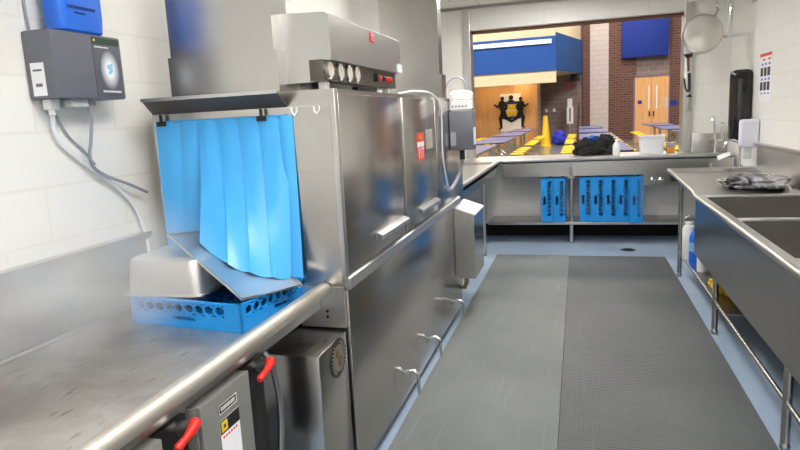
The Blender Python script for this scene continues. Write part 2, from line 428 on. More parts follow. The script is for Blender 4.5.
# doors on the aisle side
def door(y0, y1, h0, h1, hz):
    d = link('door', MB().box(XF, XF+.014, y0, y1, .985, 1.735, .003), STEEL_FRONT, mx)
    if h0 is None: return d
    h = MB().prism([(XF+.01, hz-.012), (XF+.016, hz-.012), (XF+.016, hz+.014), (XF+.042, hz+.004), (XF+.045, hz-.012), (XF+.049, hz-.012), (XF+.047, hz+.008), (XF+.02, hz+.022), (XF+.01, hz+.022)], 'y', h0, h1)
    link('handle', h, STEEL_LIGHT, d)
    return d
door(2.385, 3.285, 2.77, 3.27, 1.065)
d2 = door(3.345, 4.13, 3.6, 4.08, 1.06)
d3 = door(4.16, 4.93, None, None, 0)
link('ledge', MB().prism([(XF, .975), (XF+.02, .965), (XF+.028, .93), (XF+.02, .918), (XF, .918)], 'y', 2.365, 4.95), STEEL_LIGHT, mx)
link('skirt_panel', MB().box(XF-.02, XF+.006, 2.372, 4.95, .055, .912, .003), STEEL_FRONT, mx)
b = MB()
b.box(XL+.12, XF-.022, 2.375, 5.15, .15, .838)
link('lower_cabinet', b, STEEL, mx)
for y in (2.5, 3.7, 4.9):
    for x in (XL+.2, XF-.12): link('foot', MB().lathe([(.03, .001), (.03, .02), (.018, .03), (.018, .15)], x, y, 0, 12), STEEL_DARK, mx)
pl = link('end_bracket', MB().box(-1.16, XF-.006, 2.352, 2.366, .752, .93), STEEL_LIGHT, mx)
for z in (.80, .825): link('bolt', MB().lathe([(.008, 0), (.006, -.008)], -1.035, 2.352, z, 10, 'y'), BLACK, pl)
for (y, z) in ((3.14, .215), (3.72, .2), (4.57, .19)):
    zc = z-.01
    pts = [(XF+.007, y, zc-.012)]+[(XF+.047-.04*math.cos(a), y-.003, zc+.024*math.sin(a)) for a in [k*PI/12 for k in range(0, 12)]]+[(XF+.088, y-.004, zc-.02), (XF+.09, y-.005, z-.125)]
    link('drain_pipe', MB().tube(pts, .0095, 12), CHROME, mx)
# cover of the drive at the far end
b = MB().hull([(XF+.008, 4.72, .34), (XF+.165, 4.72, .34), (XF+.165, 5.18, .34), (XF+.008, 5.18, .34)],
              [(XF+.008, 4.72, .905), (XF+.165, 4.72, .85), (XF+.165, 5.18, .85), (XF+.008, 5.18, .905)])
dc = link('drive_cover', b, STEEL_FRONT, mx)
link('sloped_lid', MB().hull([(XF+.006, 4.71, .907), (XF+.175, 4.71, .848), (XF+.175, 5.19, .848), (XF+.006, 5.19, .907)],
                         [(XF+.006, 4.71, .917), (XF+.175, 4.71, .858), (XF+.175, 5.19, .858), (XF+.006, 5.19, .917)]), WHITE, dc, label='sloped lid coloured white in place of reflected light')  # white colour stands in for light reflecting off the steel top
b = MB().tube([(XF+.05, 4.95, .34), (XF+.05, 4.95, .25), (XF+.03, 4.97, .2), (XF-.03, 5.0, .19)], .02, 10)
link('brass_pipe', b, plain('brass', (.45, .36, .2, 1), .4, 1), mx, label='brass drain elbow')
# vents
def vent(x0, x1, y0, y1, seam):
    o = link('exhaust_duct', MB().box(x0, x1, y0, y1, seam, ZC-.002), STEEL, mx)
    link('duct_collar', MB().box(x0-.006, x1+.02, y0-.014, y1+.02, ZT, seam+.012), STEEL, o)
vent(-1.69, -1.2, 2.375, 2.52, 1.915)
vent(-1.575, -1.085, 5.05, 5.18, 1.95)
# control box on four feet on the hood
cb = link('control_box', MB().prism([(-1.5, 1.79), (-1.06, 1.79), (-1.06, 1.876), (-.98, 1.876), (-.98, 2.055), (-1.0, 2.068), (-1.5, 2.09)], 'y', 2.45, 3.51), STEEL_LIGHT, mx)
link('gauge_panel', MB().box(-1.06, -1.0, 2.405, 3.46, 1.792, 1.876), plain('panel_grey', srgb(96, 90, 82), .4, .5), cb)
GAUGE = plain('gauge_cream', srgb(205, 198, 180), .5)
for y in (2.455, 2.575, 2.685, 2.785):
    gg = link('gauge', MB().lathe([(.037, 0), (.037, .012), (.033, .016), (.032, .013)], -1.0, y, 1.834, 20, 'x'), STEEL_DARK, cb)
    link('gauge_face', MB().lathe([(.0315, .0135), (.0315, .0145)], -1.0, y, 1.834, 20, 'x'), GAUGE, gg)
    link('gauge_needle', MB().box(-.9855, -.9848, y-.002, y+.002, 1.832, 1.858), RED, gg)
link('selector_knob', MB().lathe([(.022, 0), (.02, .02), (.016, .022)], -1.0, 3.08, 1.834, 14, 'x'), BLACK, cb)
for k, m_ in enumerate((RED, BLACK, RED, RED)):
    link('push_button', MB().lathe([(.014, 0), (.014, .01), (.01, .014)], -1.0, 3.16+k*.06, 1.834, 12, 'x'), m_, cb)
bd = link('badge', MB().box(-.98, -.977, 2.975, 3.04, 2.0, 2.045, .001), RED, cb, label='small red square badge')
for k in range(3): link('badge_line', MB().box(-.977, -.9765, 2.985, 3.03, 2.009+k*.011, 2.013+k*.011), WHITE, bd)
link('side_tag', MB().box(-.98, -.972, 3.44, 3.508, 1.88, 1.925), WHITE_PAPER, cb, label='small white tag')
for (x, y) in ((-1.025, 2.475), (-1.025, 3.36), (-1.42, 2.475), (-1.42, 3.3)):
    link('stand_foot', MB().box(x-.02, x+.012, y-.02, y+.02, ZT, 1.79), WHITE, cb)
link('wiring_strip', MB().box(-1.06, -1.03, 2.9, 3.2, ZT, 1.785), BLACK, cb)
# warning sticker on the second door
st = link('warning_sticker', MB().box(XF+.014, XF+.0155, 3.63, 3.81, 1.36, 1.53), RED_SIGN, d2, label='red and white sticker')
link('sticker_band', MB().box(XF+.0155, XF+.016, 3.635, 3.805, 1.445, 1.475), WHITE_PAPER, st)
text_part('lettering', 'HOT', .035, YELLOW, st, (XF+.0156, 3.72, 1.502), (0, 1, 0), (0, 0, 1))
text_part('lettering', '117', .095, WHITE_PAPER, st, (XF+.0156, 3.72, 1.402), (0, 1, 0), (0, 0, 1))
link('notice', MB().box(XF+.014, XF+.015, 3.86, 4.05, 1.42, 1.545), plain('faded_label', srgb(170, 162, 150), .5), d2, label='faded beige notice')
# curtain clips and the strips
cr = link('curtain_rod', MB().cyl((CX0+.005, YA-.012, 1.657), (CX1-.005, YA-.012, 1.657), .006), BLUE_CURT, mx)
for x in (-1.748, -1.262):
    link('curtain_clip', MB().box(x-.022, x+.022, YA-.028, YA-.002, 1.64, 1.662, .003).box(x-.006, x+.006, YA-.026, YA-.018, 1.662, 1.69), BLACK, mx)
for x in (-1.12, -1.02):
    pts = [(x-.012, YA-.003, 1.69), (x-.012, YA-.004, 1.672), (x, YA-.004, 1.655), (x+.012, YA-.004, 1.672), (x+.012, YA-.003, 1.69)]
    link('hook', MB().tube(pts, .004, 8), WHITE, mx)
link('hook_rail', MB().box(CX1+.005, XF-.015, YA-.004, YA, 1.688, 1.694), STEEL_LIGHT, mx)
RF = Vector((-1.2, 1.95, .99)); U = Vector((-.416, .17, .208)).normalized(); V = Vector((.345, .936, -.076)).normalized()
TN = V.cross(U).normalized()
if TN.z < 0: TN = -TN
def on_tray(a, b_): return RF+U*a+V*b_
ctop = [-1.786, -1.662, -1.578, -1.483, -1.385, -1.287, -1.19, -1.152]
# bottom left / right corners of each strip
bots = [((-1.775, 2.325, 1.02), (-1.652, 2.318, 1.05)), ((-1.69, 2.325, 1.08), (-1.565, 2.31, 1.10)),
        (on_tray(.396, .087), on_tray(.212, .103)), (on_tray(.222, .10), on_tray(.134, .154)), (on_tray(.14, .15), on_tray(.079, .23)),
        (on_tray(.09, .22), on_tray(.052, .29)), (Vector((-1.185, 2.30, .985)), Vector((-1.128, 2.335, .975)))]
for i in range(7):
    bl, br = Vector(bots[i][0]), Vector(bots[i][1])
    if 2 <= i <= 5: bl = bl+TN*.012; br = br+TN*.012
    rows = []
    for k in range(17):
        f = k/16; row = []
        e = f**1.8                                      # hang straight first, belly out lower down
        for j in range(9):
            s_ = j/8
            # each strip overlaps the next one: its left edge lies in front, its right edge behind
            top = Vector((ctop[i]+(ctop[i+1]+.02-ctop[i])*s_, YA-.010+.008*s_-.02*f*(1-s_)-.012*math.sin(PI*s_), 1.66))
            bt = bl.lerp(br, s_)
            if 2 <= i <= 5: bt = bt+Vector((0, -.006*(1-s_), -.012*math.sin(PI*s_)))
            p = Vector((top.x+(bt.x-top.x)*(.5*f+.5*e), top.y+(bt.y-top.y)*e, top.z+(bt.z-top.z)*f))
            row.append(p)
        rows.append(row)
    link('curtain_strip', MB().sheet(rows, .0035), BLUE_CURT, mx)

# ------------------------------------------------------------------ booster heater with round emblem
t = thing('booster_heater', 'dark stainless booster heater box with round emblem under the rail', 'heater', (-1.11, 2.2, 0))
bx = link('cabinet', MB().box(-1.275, XF-.004, 2.05, 2.345, .06, .742, .006), STEEL_FRONT, t)
for x in (-1.24, -.99):
    for y in (2.09, 2.31): link('foot', MB().lathe([(.02, .001), (.02, .02), (.012, .06)], x, y, 0, 10), BLACK, t)
em = link('emblem', MB().lathe([(.082, 0), (.082, .003), (.074, .004)], XF-.004, 2.235, .665, 32, 'x'), BLACK, t, label='round emblem with dark ring')
em_c = link('emblem_disc', MB().lathe([(.056, .0035), (.056, .005)], XF-.004, 2.235, .665, 28, 'x'), plain('emblem_silver', srgb(150, 140, 122), .3, .6), em)
b = MB()
for k in range(26):
    if k in (6, 7, 8, 18, 19, 20): continue
    a = 2*PI*k/26
    c = Vector((XF+.0004, 2.235+.066*math.cos(a), .665+.066*math.sin(a)))
    rr = Vector((0, math.cos(a), math.sin(a))); tt = Vector((0, -math.sin(a), math.cos(a)))
    q = [c+rr*.005+tt*.0022, c-rr*.005+tt*.0022, c-rr*.005-tt*.0022, c+rr*.005-tt*.0022]
    b.hull(q, [p+Vector((.0008, 0, 0)) for p in q])
link('emblem_lettering', b, STEEL_LIGHT, em)
b = MB().lathe([(.02, .0052), (.014, .0075)], XF-.004, 2.222, .685, 16, 'x').lathe([(.026, .0052), (.018, .0075)], XF-.004, 2.248, .648, 16, 'x')
link('emblem_figure', b, plain('emblem_dark', srgb(120, 100, 76), .4, .4), em)

# ------------------------------------------------------------------ disconnect switches under the dish table
def disconnect(y0, y1, label, plate):
    t = thing('disconnect_switch', label, 'switch box', (-1.12, (y0+y1)/2, .25), group='switch boxes under the dish table')
    link('enclosure', MB().box(-1.24, -1.035, y0, y1, .25, .848, .004), SWITCH_GREY, t)
    dr = link('door', MB().box(-1.035, -1.02, y0+.004, y1-.004, .26, .85, .003), SWITCH_GREY, t)
    h = link('operating_cover', MB().box(-1.2, -1.05, y1+.001, y1+.14, .3, .848, .006), BLACK, t)
    pv = link('pivot', MB().cyl((-1.05, y1+.105, .815), (-1.005, y1+.11, .83), .02), STEEL_DARK, h)
    link('handle', MB().tube([(-1.008, y1+.112, .838), (-1.0, y1+.108, .836), (-.995, y1+.09, .83), (-.995, y1+.055, .82), (-.996, y1+.025, .812), (-.996, y1+.016, .81)], [.014, .018, .0145, .010, .0125, .008], 12), RED, h, label='red lever handle')
    if plate:
        ym = (y0+y1)/2
        np_ = link('name_plate', MB().box(-1.02, -1.0185, ym-.05, ym+.05, .785, .815, .0005), BLACK, dr, label='black name plate with white edge')
        b = MB()
        for a in (.7855, .8125): b.box(-1.0185, -1.018, ym-.049, ym+.049, a, a+.002)
        for a in (-.049, .047): b.box(-1.0185, -1.018, ym+a, ym+a+.002, .786, .814)
        link('plate_border', b, WHITE, np_)
        b = MB()
        for k in range(10): b.box(-1.0185, -1.018, ym-.038+k*.0078, ym-.0335+k*.0078, .794, .806)
        link('plate_lettering', b, WHITE, np_)
        lb = link('warning_label', MB().box(-1.02, -1.0188, ym-.05, ym+.055, .5, .765), WHITE_PAPER, dr, label='white warning label with black heading')
        hd = link('label_heading', MB().box(-1.0188, -1.0182, ym-.05, ym+.055, .722, .765), BLACK, lb)
        link('yellow_square', MB().box(-1.0182, -1.0177, ym-.045, ym-.012, .728, .76), YELLOW, hd)
        link('square_mark', MB().box(-1.0177, -1.0174, ym-.034, ym-.023, .739, .749), BLACK, hd)
        b = MB()
        for k in range(6): b.box(-1.0188, -1.0184, ym-.04+k*.014, ym-.031+k*.014, .707, .714)
        link('red_lettering', b, RED, lb)
disconnect(.93, 1.225, 'grey switch box with red lever under the table, nearest the viewer', False)
disconnect(1.385, 1.66, 'grey switch box with black name plate and white label, red lever at its right', True)
pts = [(-1.03, 1.83+.03*math.sin(k*PI/10), .80-.036*k) for k in range(11)]
tag(link('flexible_conduit', MB().tube([(-1.06, 1.83, .838)]+pts+[(-1.08, 1.84, .3), (-1.1, 1.84, .013)], .012, 10), STEEL_DARK, origin=(-1.1, 1.8, 0)), 'thin grey conduit looping down beside the booster heater', 'conduit')

# ------------------------------------------------------------------ dish racks
RW = .27
def rack_mesh(h):
    """square open rack: honeycomb band over a solid band, grid floor"""
    b = MB()
    zb0, zb1 = h*.5, h*.93
    def seg_wall(fn):
        b.hull([fn(-RW, 0, 0), fn(RW, 0, 0), fn(RW, .012, 0), fn(-RW, .012, 0)], [fn(-RW, 0, .028), fn(RW, 0, .028), fn(RW, .012, .028), fn(-RW, .012, .028)])
        for a0, a1 in ((-RW, -.055), (.055, RW)):
            b.hull([fn(a0, 0, .028), fn(a1, 0, .028), fn(a1, .012, .028), fn(a0, .012, .028)], [fn(a0, 0, zb0), fn(a1, 0, zb0), fn(a1, .012, zb0), fn(a0, .012, zb0)])
        b.hull([fn(-.055, .004, zb0-.012), fn(.055, .004, zb0-.012), fn(.055, .012, zb0-.012), fn(-.055, .012, zb0-.012)], [fn(-.055, .0, zb0), fn(.055, .0, zb0), fn(.055, .012, zb0), fn(-.055, .012, zb0)])
        b.hull([fn(-RW, 0, zb1), fn(RW, 0, zb1), fn(RW, .014, zb1), fn(-RW, .014, zb1)], [fn(-RW, 0, h), fn(RW, 0, h), fn(RW, .014, h), fn(-RW, .014, h)])
        for a0, a1 in ((-RW, -RW+.03), (RW-.075, RW)):
            b.hull([fn(a0, 0, zb0), fn(a1, 0, zb0), fn(a1, .012, zb0), fn(a0, .012, zb0)], [fn(a0, 0, zb1), fn(a1, 0, zb1), fn(a1, .012, zb1), fn(a0, .012, zb1)])
        # honeycomb: zigzag struts
        hh = zb1-zb0; cells = 9; x0, x1 = -RW+.03, RW-.075; w_ = (x1-x0)/cells; th = .004
        def strut(p, q):
            p = Vector(p); q = Vector(q); d = (q-p).normalized(); n_ = Vector((-d.y, d.x))*th
            ring = [p+n_, q+n_, q-n_, p-n_]
            b.hull([fn(r.x, .001, r.y) for r in ring], [fn(r.x, .010, r.y) for r in ring])
        mid = zb0+hh*.5
        for c in range(cells):
            xa = x0+c*w_; xm = xa+w_/2; xb = xa+w_
            strut((xa, mid-hh*.24), (xa, mid+hh*.24)); strut((xa, mid+hh*.24), (xm, mid+hh*.5)); strut((xm, mid+hh*.5), (xb, mid+hh*.24))
            strut((xa, mid-hh*.24), (xm, mid-hh*.5)); strut((xm, mid-hh*.5), (xb, mid-hh*.24))
    seg_wall(lambda a, i, z: (a, -RW+i, z)); seg_wall(lambda a, i, z: (-a, RW-i, z))
    seg_wall(lambda a, i, z: (RW-i, a, z)); seg_wall(lambda a, i, z: (-RW+i, -a, z))
    return b
def rack_grid():
    b = MB()
    for k in range(-7, 8):
        p = k*.034
        b.box(p-.003, p+.003, -RW+.012, RW-.012, .002, .014); b.box(-RW+.012, RW-.012, p-.003, p+.003, .002, .014)
    return b
def make_rack(h, loc, rot, label, group=None):
    t = thing('dish_rack', label, 'dish rack', loc, rot, group)
    link('rack_wall', rack_mesh(h), BLUE_RACK, t, False, smooth=False); link('grid_floor', rack_grid(), BLUE_RACK, t, False, smooth=False)
    return t
ang = -math.radians(7)
fc = Vector((-1.461, 1.955, TZ)); yd = Vector((-math.sin(ang), math.cos(ang), 0))
rc = fc+yd*RW
make_rack(.108, (rc.x, rc.y, TZ+.001), (0, 0, ang), 'blue honeycomb dish rack on the steaming table, half under the curtain')

# hotel pan, upside down on the rack
def rrect(hx, hy, r, z, n=5):
    out = []
    for cx, cy, a0 in ((hx-r, hy-r, 0), (-hx+r, hy-r, PI/2), (-hx+r, -hy+r, PI), (hx-r, -hy+r, 1.5*PI)):
        for k in range(n+1):
            a = a0+k*PI/2/n; out.append((cx+r*math.cos(a), cy+r*math.sin(a), z))
    return out
def loft(b, rings, cap0=True, cap1=True):
    vr = [[b.bm.verts.new(p) for p in r] for r in rings]; n = len(vr[0])
    for A, B in zip(vr, vr[1:]):
        for k in range(n): b.bm.faces.new((A[k], A[(k+1) % n], B[(k+1) % n], B[k]))
    if cap0: b.bm.faces.new(vr[0][::-1])
    if cap1: b.bm.faces.new(vr[-1])
    return b
t = thing('steam_pan', 'deep stainless steam table pan turned upside down on the blue rack', 'pan', (-1.593, 2.225, TZ+.1095), (0, 0, math.radians(2)))
b = MB(); loft(b, [rrect(.178, .235, .03, 0), rrect(.178, .235, .03, .006), rrect(.170, .226, .035, .008), rrect(.161, .217, .045, .122), rrect(.155, .212, .045, .140), rrect(.143, .20, .04, .148)])
link('pan_body', b, PAN_STEEL, t, False)
b = MB(); b.tube(rrect(.178, .235, .03, .004), .0035, 8, closed=True); link('pan_rim', b, PAN_STEEL, t, False)
# sheet tray leaning on the pan
t = thing('sheet_tray', 'flat stainless tray leaning from the rack corner over the pan under the curtain strips', 'tray', RF)
La, Lb = .495, .31
m3 = Matrix((U, V, TN)).transposed().to_4x4()
b = MB().box(0, La, 0, Lb, -.003, .0); b.xform(m3); link('tray_plate', b, TRAY_STEEL, t, False)
b = MB().tube([(0, 0, .003), (La, 0, .003), (La, Lb, .003), (0, Lb, .003)], .006, 8, closed=True); b.xform(m3); link('tray_rim', b, STEEL_LIGHT, t, False)

# ------------------------------------------------------------------ chemical dispenser on the left wall
t = thing('chemical_dispenser', 'grey wall-mounted dispenser with glowing-oval front panel on the left wall', 'dispenser', (XL, 2.0, 1.755))
XD = -1.79
bx = link('housing', MB().box(XL+.001, XD, 1.835, 2.19, 1.758, 2.0, .008), GREY_BOX, t)
link('side_label', MB().box(-1.895, -1.835, 1.834, 1.8355, 1.768, 1.885), WHITE_PAPER, t, label='white paper label')
link('label_print', MB().box(-1.88, -1.85, 1.8335, 1.8342, 1.80, 1.812).box(-1.885, -1.845, 1.8335, 1.8342, 1.855, 1.862), GREY_BOX, t)
fp = link('front_panel', MB().box(XD, XD+.003, 2.03, 2.175, 1.77, 1.992, .001), plain('panel_dark', srgb(92, 94, 104), .4), t, label='dark front panel')
link('green_strip', MB().box(XD+.003, XD+.0035, 2.03, 2.175, 1.965, 1.99), GREEN_DARK, fp)
link('yellow_dot', MB().lathe([(.006, .0035), (.006, .0042)], XD, 2.042, 1.979, 12, 'x'), YELLOW, fp)
b = MB()
for k in range(9): b.box(XD+.003, XD+.0035, 2.04+k*.0085, 2.046+k*.0085, 1.952, 1.957)
link('panel_lettering', b, WHITE, fp)
def oval(hy, hz, x0, x1, cy, cz):
    r = [(cy+hy*math.cos(2*PI*k/28), cz+hz*math.sin(2*PI*k/28)) for k in range(28)]
    return MB().prism(r, 'x', x0, x1)
def glow_mat():
    m, nt, b = base_mat('oval_print')
    tc = N(nt, 'ShaderNodeTexCoord'); mp = N(nt, 'ShaderNodeMapping')
    mp.inputs['Location'].default_value = (0, -.11*19, -.115*13); mp.inputs['Scale'].default_value = (0, 19, 13)
    nt.links.new(tc.outputs['Object'], mp.inputs['Vector'])
    ln = N(nt, 'ShaderNodeVectorMath', operation='LENGTH'); nt.links.new(mp.outputs[0], ln.inputs[0])
    nt.links.new(ramp(nt, ln.outputs['Value'], [(.35, srgb(240, 242, 248)), (1., srgb(92, 94, 104))]), b.inputs['Base Color'])
    b.inputs['Roughness'].default_value = .4; return m
ov = link('oval_print', oval(.052, .076, XD+.003, XD+.0036, 2.11, 1.87), glow_mat(), fp, label='soft white oval with pale blue mark')
b = MB()
for (dy, dz, s_) in ((-.008, .006, .009), (.007, .012, .008), (.004, -.006, .01), (-.004, -.016, .007)):
    b.lathe([(s_, .0036), (s_, .0042)], XD, 2.112+dy, 1.875+dz, 10, 'x')
link('blue_mark', b, plain('pale_blue', srgb(130, 200, 240), .4), ov)
b = MB()
for k in range(12): b.box(XD+.003, XD+.0035, 2.06+k*.0085, 2.066+k*.0085, 1.783, 1.79)
link('panel_lettering', b, WHITE, fp)
link('hose_fitting', MB().box(-1.9, -1.86, 1.87, 1.91, 1.72, 1.758, .003).cyl((-1.88, 1.89, 1.72), (-1.88, 1.89, 1.70), .012), WHITE, t, label='white hose fitting')
link('hose_fitting', MB().box(-1.88, -1.82, 1.93, 2.01, 1.728, 1.758, .003), plain('fitting_grey', srgb(190, 190, 192), .5), t)
link('hose_fitting', MB().lathe([(.008, -.06), (.014, -.03), (.022, -.02), (.022, 0)], -1.85, 2.05, 1.758, 12), plain('fitting_grey', srgb(160, 160, 165), .5), t)
jx, jy = -1.845, 2.02
jg = thing('detergent_jug', 'translucent blue detergent jug upside down on the wall dispenser', 'jug', (jx, jy, 2.0))
b = MB(); loft(b, [[(p[0]+jx, p[1]+jy, p[2]) for p in rrect(*q)] for q in ((.04, .1, .03, 2.002), (.048, .11, .035, 2.01), (.05, .114, .035, 2.06), (.052, .116, .035, 2.25), (.04, .1, .03, 2.29))])
link('jug_body', b, BLUE_JUG, jg)
b = MB()
for k in range(9): b.box(jx+.050, jx+.0535, jy-.08+k*.0155, jy-.069+k*.0155, 2.085, 2.096)
for k in range(4): b.box(jx+.050, jx+.0535, jy-.05+k*.015, jy-.04+k*.015, 2.068, 2.074)
link('jug_lettering', b, plain('dark_blue_print', srgb(20, 60, 130), .5), jg)
def spline(pts, n=6):
    P = [Vector(p) for p in pts]; P = [2*P[0]-P[1]]+P+[2*P[-1]-P[-2]]; out = []
    for i in range(1, len(P)-2):
        for k in range(n):
            s_ = k/n; a, b_, c, d = P[i-1:i+3]
            out.append(.5*((2*b_)+(c-a)*s_+(2*a-5*b_+4*c-d)*s_*s_+(3*b_-a-3*c+d)*s_**3))
    out.append(P[-2]); return out
tag(link('hose', MB().tube(spline([(-1.88, 1.89, 1.70), (-1.895, 1.90, 1.66), (-1.9, 1.925, 1.60), (-1.9, 2.012, 1.525), (-1.9, 2.133, 1.44), (-1.9, 2.264, 1.329), (-1.895, 2.32, 1.217), (-1.89, 2.335, 1.09), (-1.88, 2.335, 1.0), (-1.87, 2.335, .87)]), [.008]*36+[.012]*8+[.018]*11, 10), WHITE_HOSE, origin=(-1.88, 1.89, 1.7)), 'white hose curving from the wall dispenser down to the table corner', 'hose')
tag(link('cable', MB().tube(spline([(-1.85, 2.05, 1.697), (-1.86, 2.04, 1.6), (-1.87, 2.034, 1.541), (-1.88, 2.06, 1.49), (-1.88, 2.13, 1.446), (-1.88, 2.25, 1.40), (-1.88, 2.358, 1.352)]), .0065, 8), CABLE, origin=(-1.85, 2.05, 1.69)), 'grey-blue cable from the dispenser centre into the machine', 'cable')
tag(link('cable', MB().tube(spline([(-1.91, 1.915, 1.757), (-1.91, 1.931, 1.709), (-1.91, 1.979, 1.624), (-1.912, 2.05, 1.56), (-1.91, 2.1, 1.5)]), .004, 8), CABLE, origin=(-1.91, 1.915, 1.757)), 'thin grey cable running slantwise on the left wall under the dispenser', 'cable')
tag(link('cable', MB().tube(spline([(-1.912, 1.86, 2.4), (-1.912, 1.875, 2.2), (-1.912, 1.865, 2.1), (-1.912, 1.87, 2.001)]), .005, 8), CABLE, origin=(-1.91, 1.86, 2.0)), 'thin cable rising up the left wall above the dispenser', 'cable')

# ------------------------------------------------------------------ clean dish table, L-shaped with the back counter
t = thing('clean_dish_table', 'L-shaped stainless counter from the machine exit across below the serving window', 'counter', (0, 7.9, 0))
CZ = 1.03; YC = 7.75; XC = -.965
b = MB().box(XL+.02, XC, YZ+.003, YC, CZ-.06, CZ-.03).box(XL+.02, XR-.02, YC, YB-.002, CZ-.03, CZ).box(WX0+.01, WX1-.01, YB-.002, YB+.5, CZ-.03, CZ)
link('counter_top', b, STEEL_TOP, t)
b = MB().tube([(XC, YZ+.01, CZ-.005), (XC, YC-.05, CZ+.002), (XC+.05, YC, CZ+.004), (XR-.03, YC, CZ+.004)], .022, 12)
link('rolled_rim', b, STEEL_LIGHT, t)
b = MB().box(XC+.05, XR-.03, YC, YC+.015, .83, CZ-.01); b.box(XC-.015, XC, YZ+.01, YC, CZ-.14, CZ-.01); link('apron', b, STEEL, t)
link('undershelf', MB().box(-1.1, XR-.04, 7.72, YB-.03, .235, .268, .004), STEEL_TOP, t)
for (x, y) in ((-.085, 7.76), (1.45, 7.76), (-1.05, 7.0)):
    l = link('leg', MB().cyl((x, y, .03), (x, y, .95), .022), STEEL_LIGHT, t)
    link('foot', MB().lathe([(.02, .001), (.024, .02), (.016, .035)], x, y, 0, 12), STEEL_DARK, l)
link('leg_gusset', MB().box(-.125, -.045, 7.74, 7.78, .80, .83), STEEL_LIGHT, t)
bs = link('backsplash', MB().box(WX1+.105, XR-.004, YB-.025, YB-.002, CZ, 1.262, .003), STEEL_TOP, t)
# valve panel below the counter
vp = thing('valve_panel', 'steel panel with two chrome valves under the right of the counter', 'valve panel', (.87, 7.78, .7))
link('plate', MB().box(.74, 1.3, 7.775, 7.785, .7, .828), STEEL, vp)
for x in (.835, .925):
    vv = link('valve', MB().lathe([(.024, 0), (.024, -.02), (.014, -.03), (.014, -.06)], x, 7.775, .765, 14, 'y'), CHROME, vp)
    link('valve_handle', MB().box(x-.03, x+.03, 7.705, 7.718, .755, .775, .004), CHROME, vv)
link('outlet_box', MB().box(1.03, 1.11, 7.74, 7.775, .74, .82, .004), BLACK, vp)
# faucet at the right end of the counter
f_ = thing('wall_faucet', 'chrome two-handle faucet standing at the counter backsplash in the right corner', 'faucet', (1.6, 8.12, CZ))
link('faucet_body', MB().cyl((1.5, 8.15, 1.17), (1.64, 8.15, 1.17), .018).cyl((1.57, 8.15, CZ), (1.57, 8.15, 1.17), .02), CHROME, f_)
link('spout', MB().tube(spline([(1.56, 8.15, 1.17), (1.555, 8.15, 1.36), (1.54, 8.13, 1.44), (1.52, 8.08, 1.45), (1.515, 8.05, 1.40)]), .016, 10), CHROME, f_)
link('faucet_handle', MB().cyl((1.63, 8.15, 1.17), (1.635, 8.14, 1.36), .015).lathe([(.02, 0), (.026, .02), (.012, .04)], 1.635, 8.14, 1.35, 12), CHROME, f_)

# racks on the undershelf, standing on edge
protoL = make_rack(.142, (-.445, 7.97, .27+RW), (0, PI/2, 0), 'blue dish rack on edge, left one of the pair left of the leg', 'blue dish racks on the undershelf')
for x, y, lab in ((-.297, 7.975, 'blue dish rack on edge, right one of the pair left of the leg'),
                  (.012, 8.02, 'blue dish rack standing deepest in shade just right of the counter leg'),
                  (.155, 7.975, 'blue dish rack on edge, second of the group right of the counter leg'),
                  (.298, 7.97, 'blue dish rack on edge in the middle of the group right of the leg'),
                  (.441, 7.975, 'blue dish rack on edge, second from the right end of the right group'),
                  (.584, 7.90, 'blue dish rack pulled forward at the right end of the group')):
    c = copy_tree(protoL); c.location = (x, y, .27+RW); c['label'] = lab

# ------------------------------------------------------------------ things on the counter
t = thing('jacket', 'black jacket heaped on the counter with a blue cloth on top', 'jacket', (.19, 8.45, CZ))
link('jacket_body', MB().lump((.14, 8.45, CZ+.08), (.19, .13, .12), .5, 5, .079, 4, 3).lump((.33, 8.5, CZ+.1), (.13, .12, .15), .5, 5, .099, 4, 9), BLACK_MATT, t)
link('blue_lining', MB().lump((.16, 8.46, CZ+.21), (.09, .07, .04), .4, 5, .03, 3, 5), BLUE_BAND, t, label='bright blue cloth')
t = thing('sanitizer_bottle', 'clear white pump bottle standing on the counter beside the jacket', 'bottle', (.46, 8.25, CZ))
link('bottle_body', MB().lathe([(.04, 0), (.045, .01), (.045, .12), (.03, .15), (.016, .16), (.016, .175)], .46, 8.25, CZ+.001, 16), SANI, t)
link('pump', MB().lathe([(.018, .175), (.018, .19), (.006, .195), (.006, .215), (.014, .217), (.014, .23)], .46, 8.25, CZ+.001, 12).box(.42, .46, 8.243, 8.257, CZ+.217, CZ+.229), WHITE, t)
t = thing('plastic_tub', 'large frosted white plastic tub on the counter by the window jamb', 'tub', (.88, 8.35, CZ))
def tub(b, cx, cy, z, x0, y0, x1, y1, h):
    sh = lambda r: [(p[0]+cx, p[1]+cy, p[2]+z) for p in r]
    loft(b, [sh(rrect(x0-.012, y0-.012, .02, .012)), sh(rrect(x1-.012, y1-.012, .02, h)), sh(rrect(x1+.012, y1+.012, .02, h)), sh(rrect(x1+.012, y1+.012, .02, h-.015)), sh(rrect(x1, y1, .02, h-.015)), sh(rrect(x0, y0, .02, .001))])
    return b
link('tub_body', tub(MB(), .885, 8.38, CZ, .13, .1, .148, .115, .225), CLEAR, t)
t = thing('snack_carton', 'small orange carton between the white tub and the window jamb', 'carton', (1.1, 8.35, CZ))
link('carton_box', MB().box(1.06, 1.15, 8.32, 8.4, CZ+.001, CZ+.07, .003), ORANGE, t)
link('carton_lid', MB().box(1.055, 1.155, 8.315, 8.405, CZ+.071, CZ+.13, .003), plain('grey_card', srgb(168, 160, 156), .6), t)

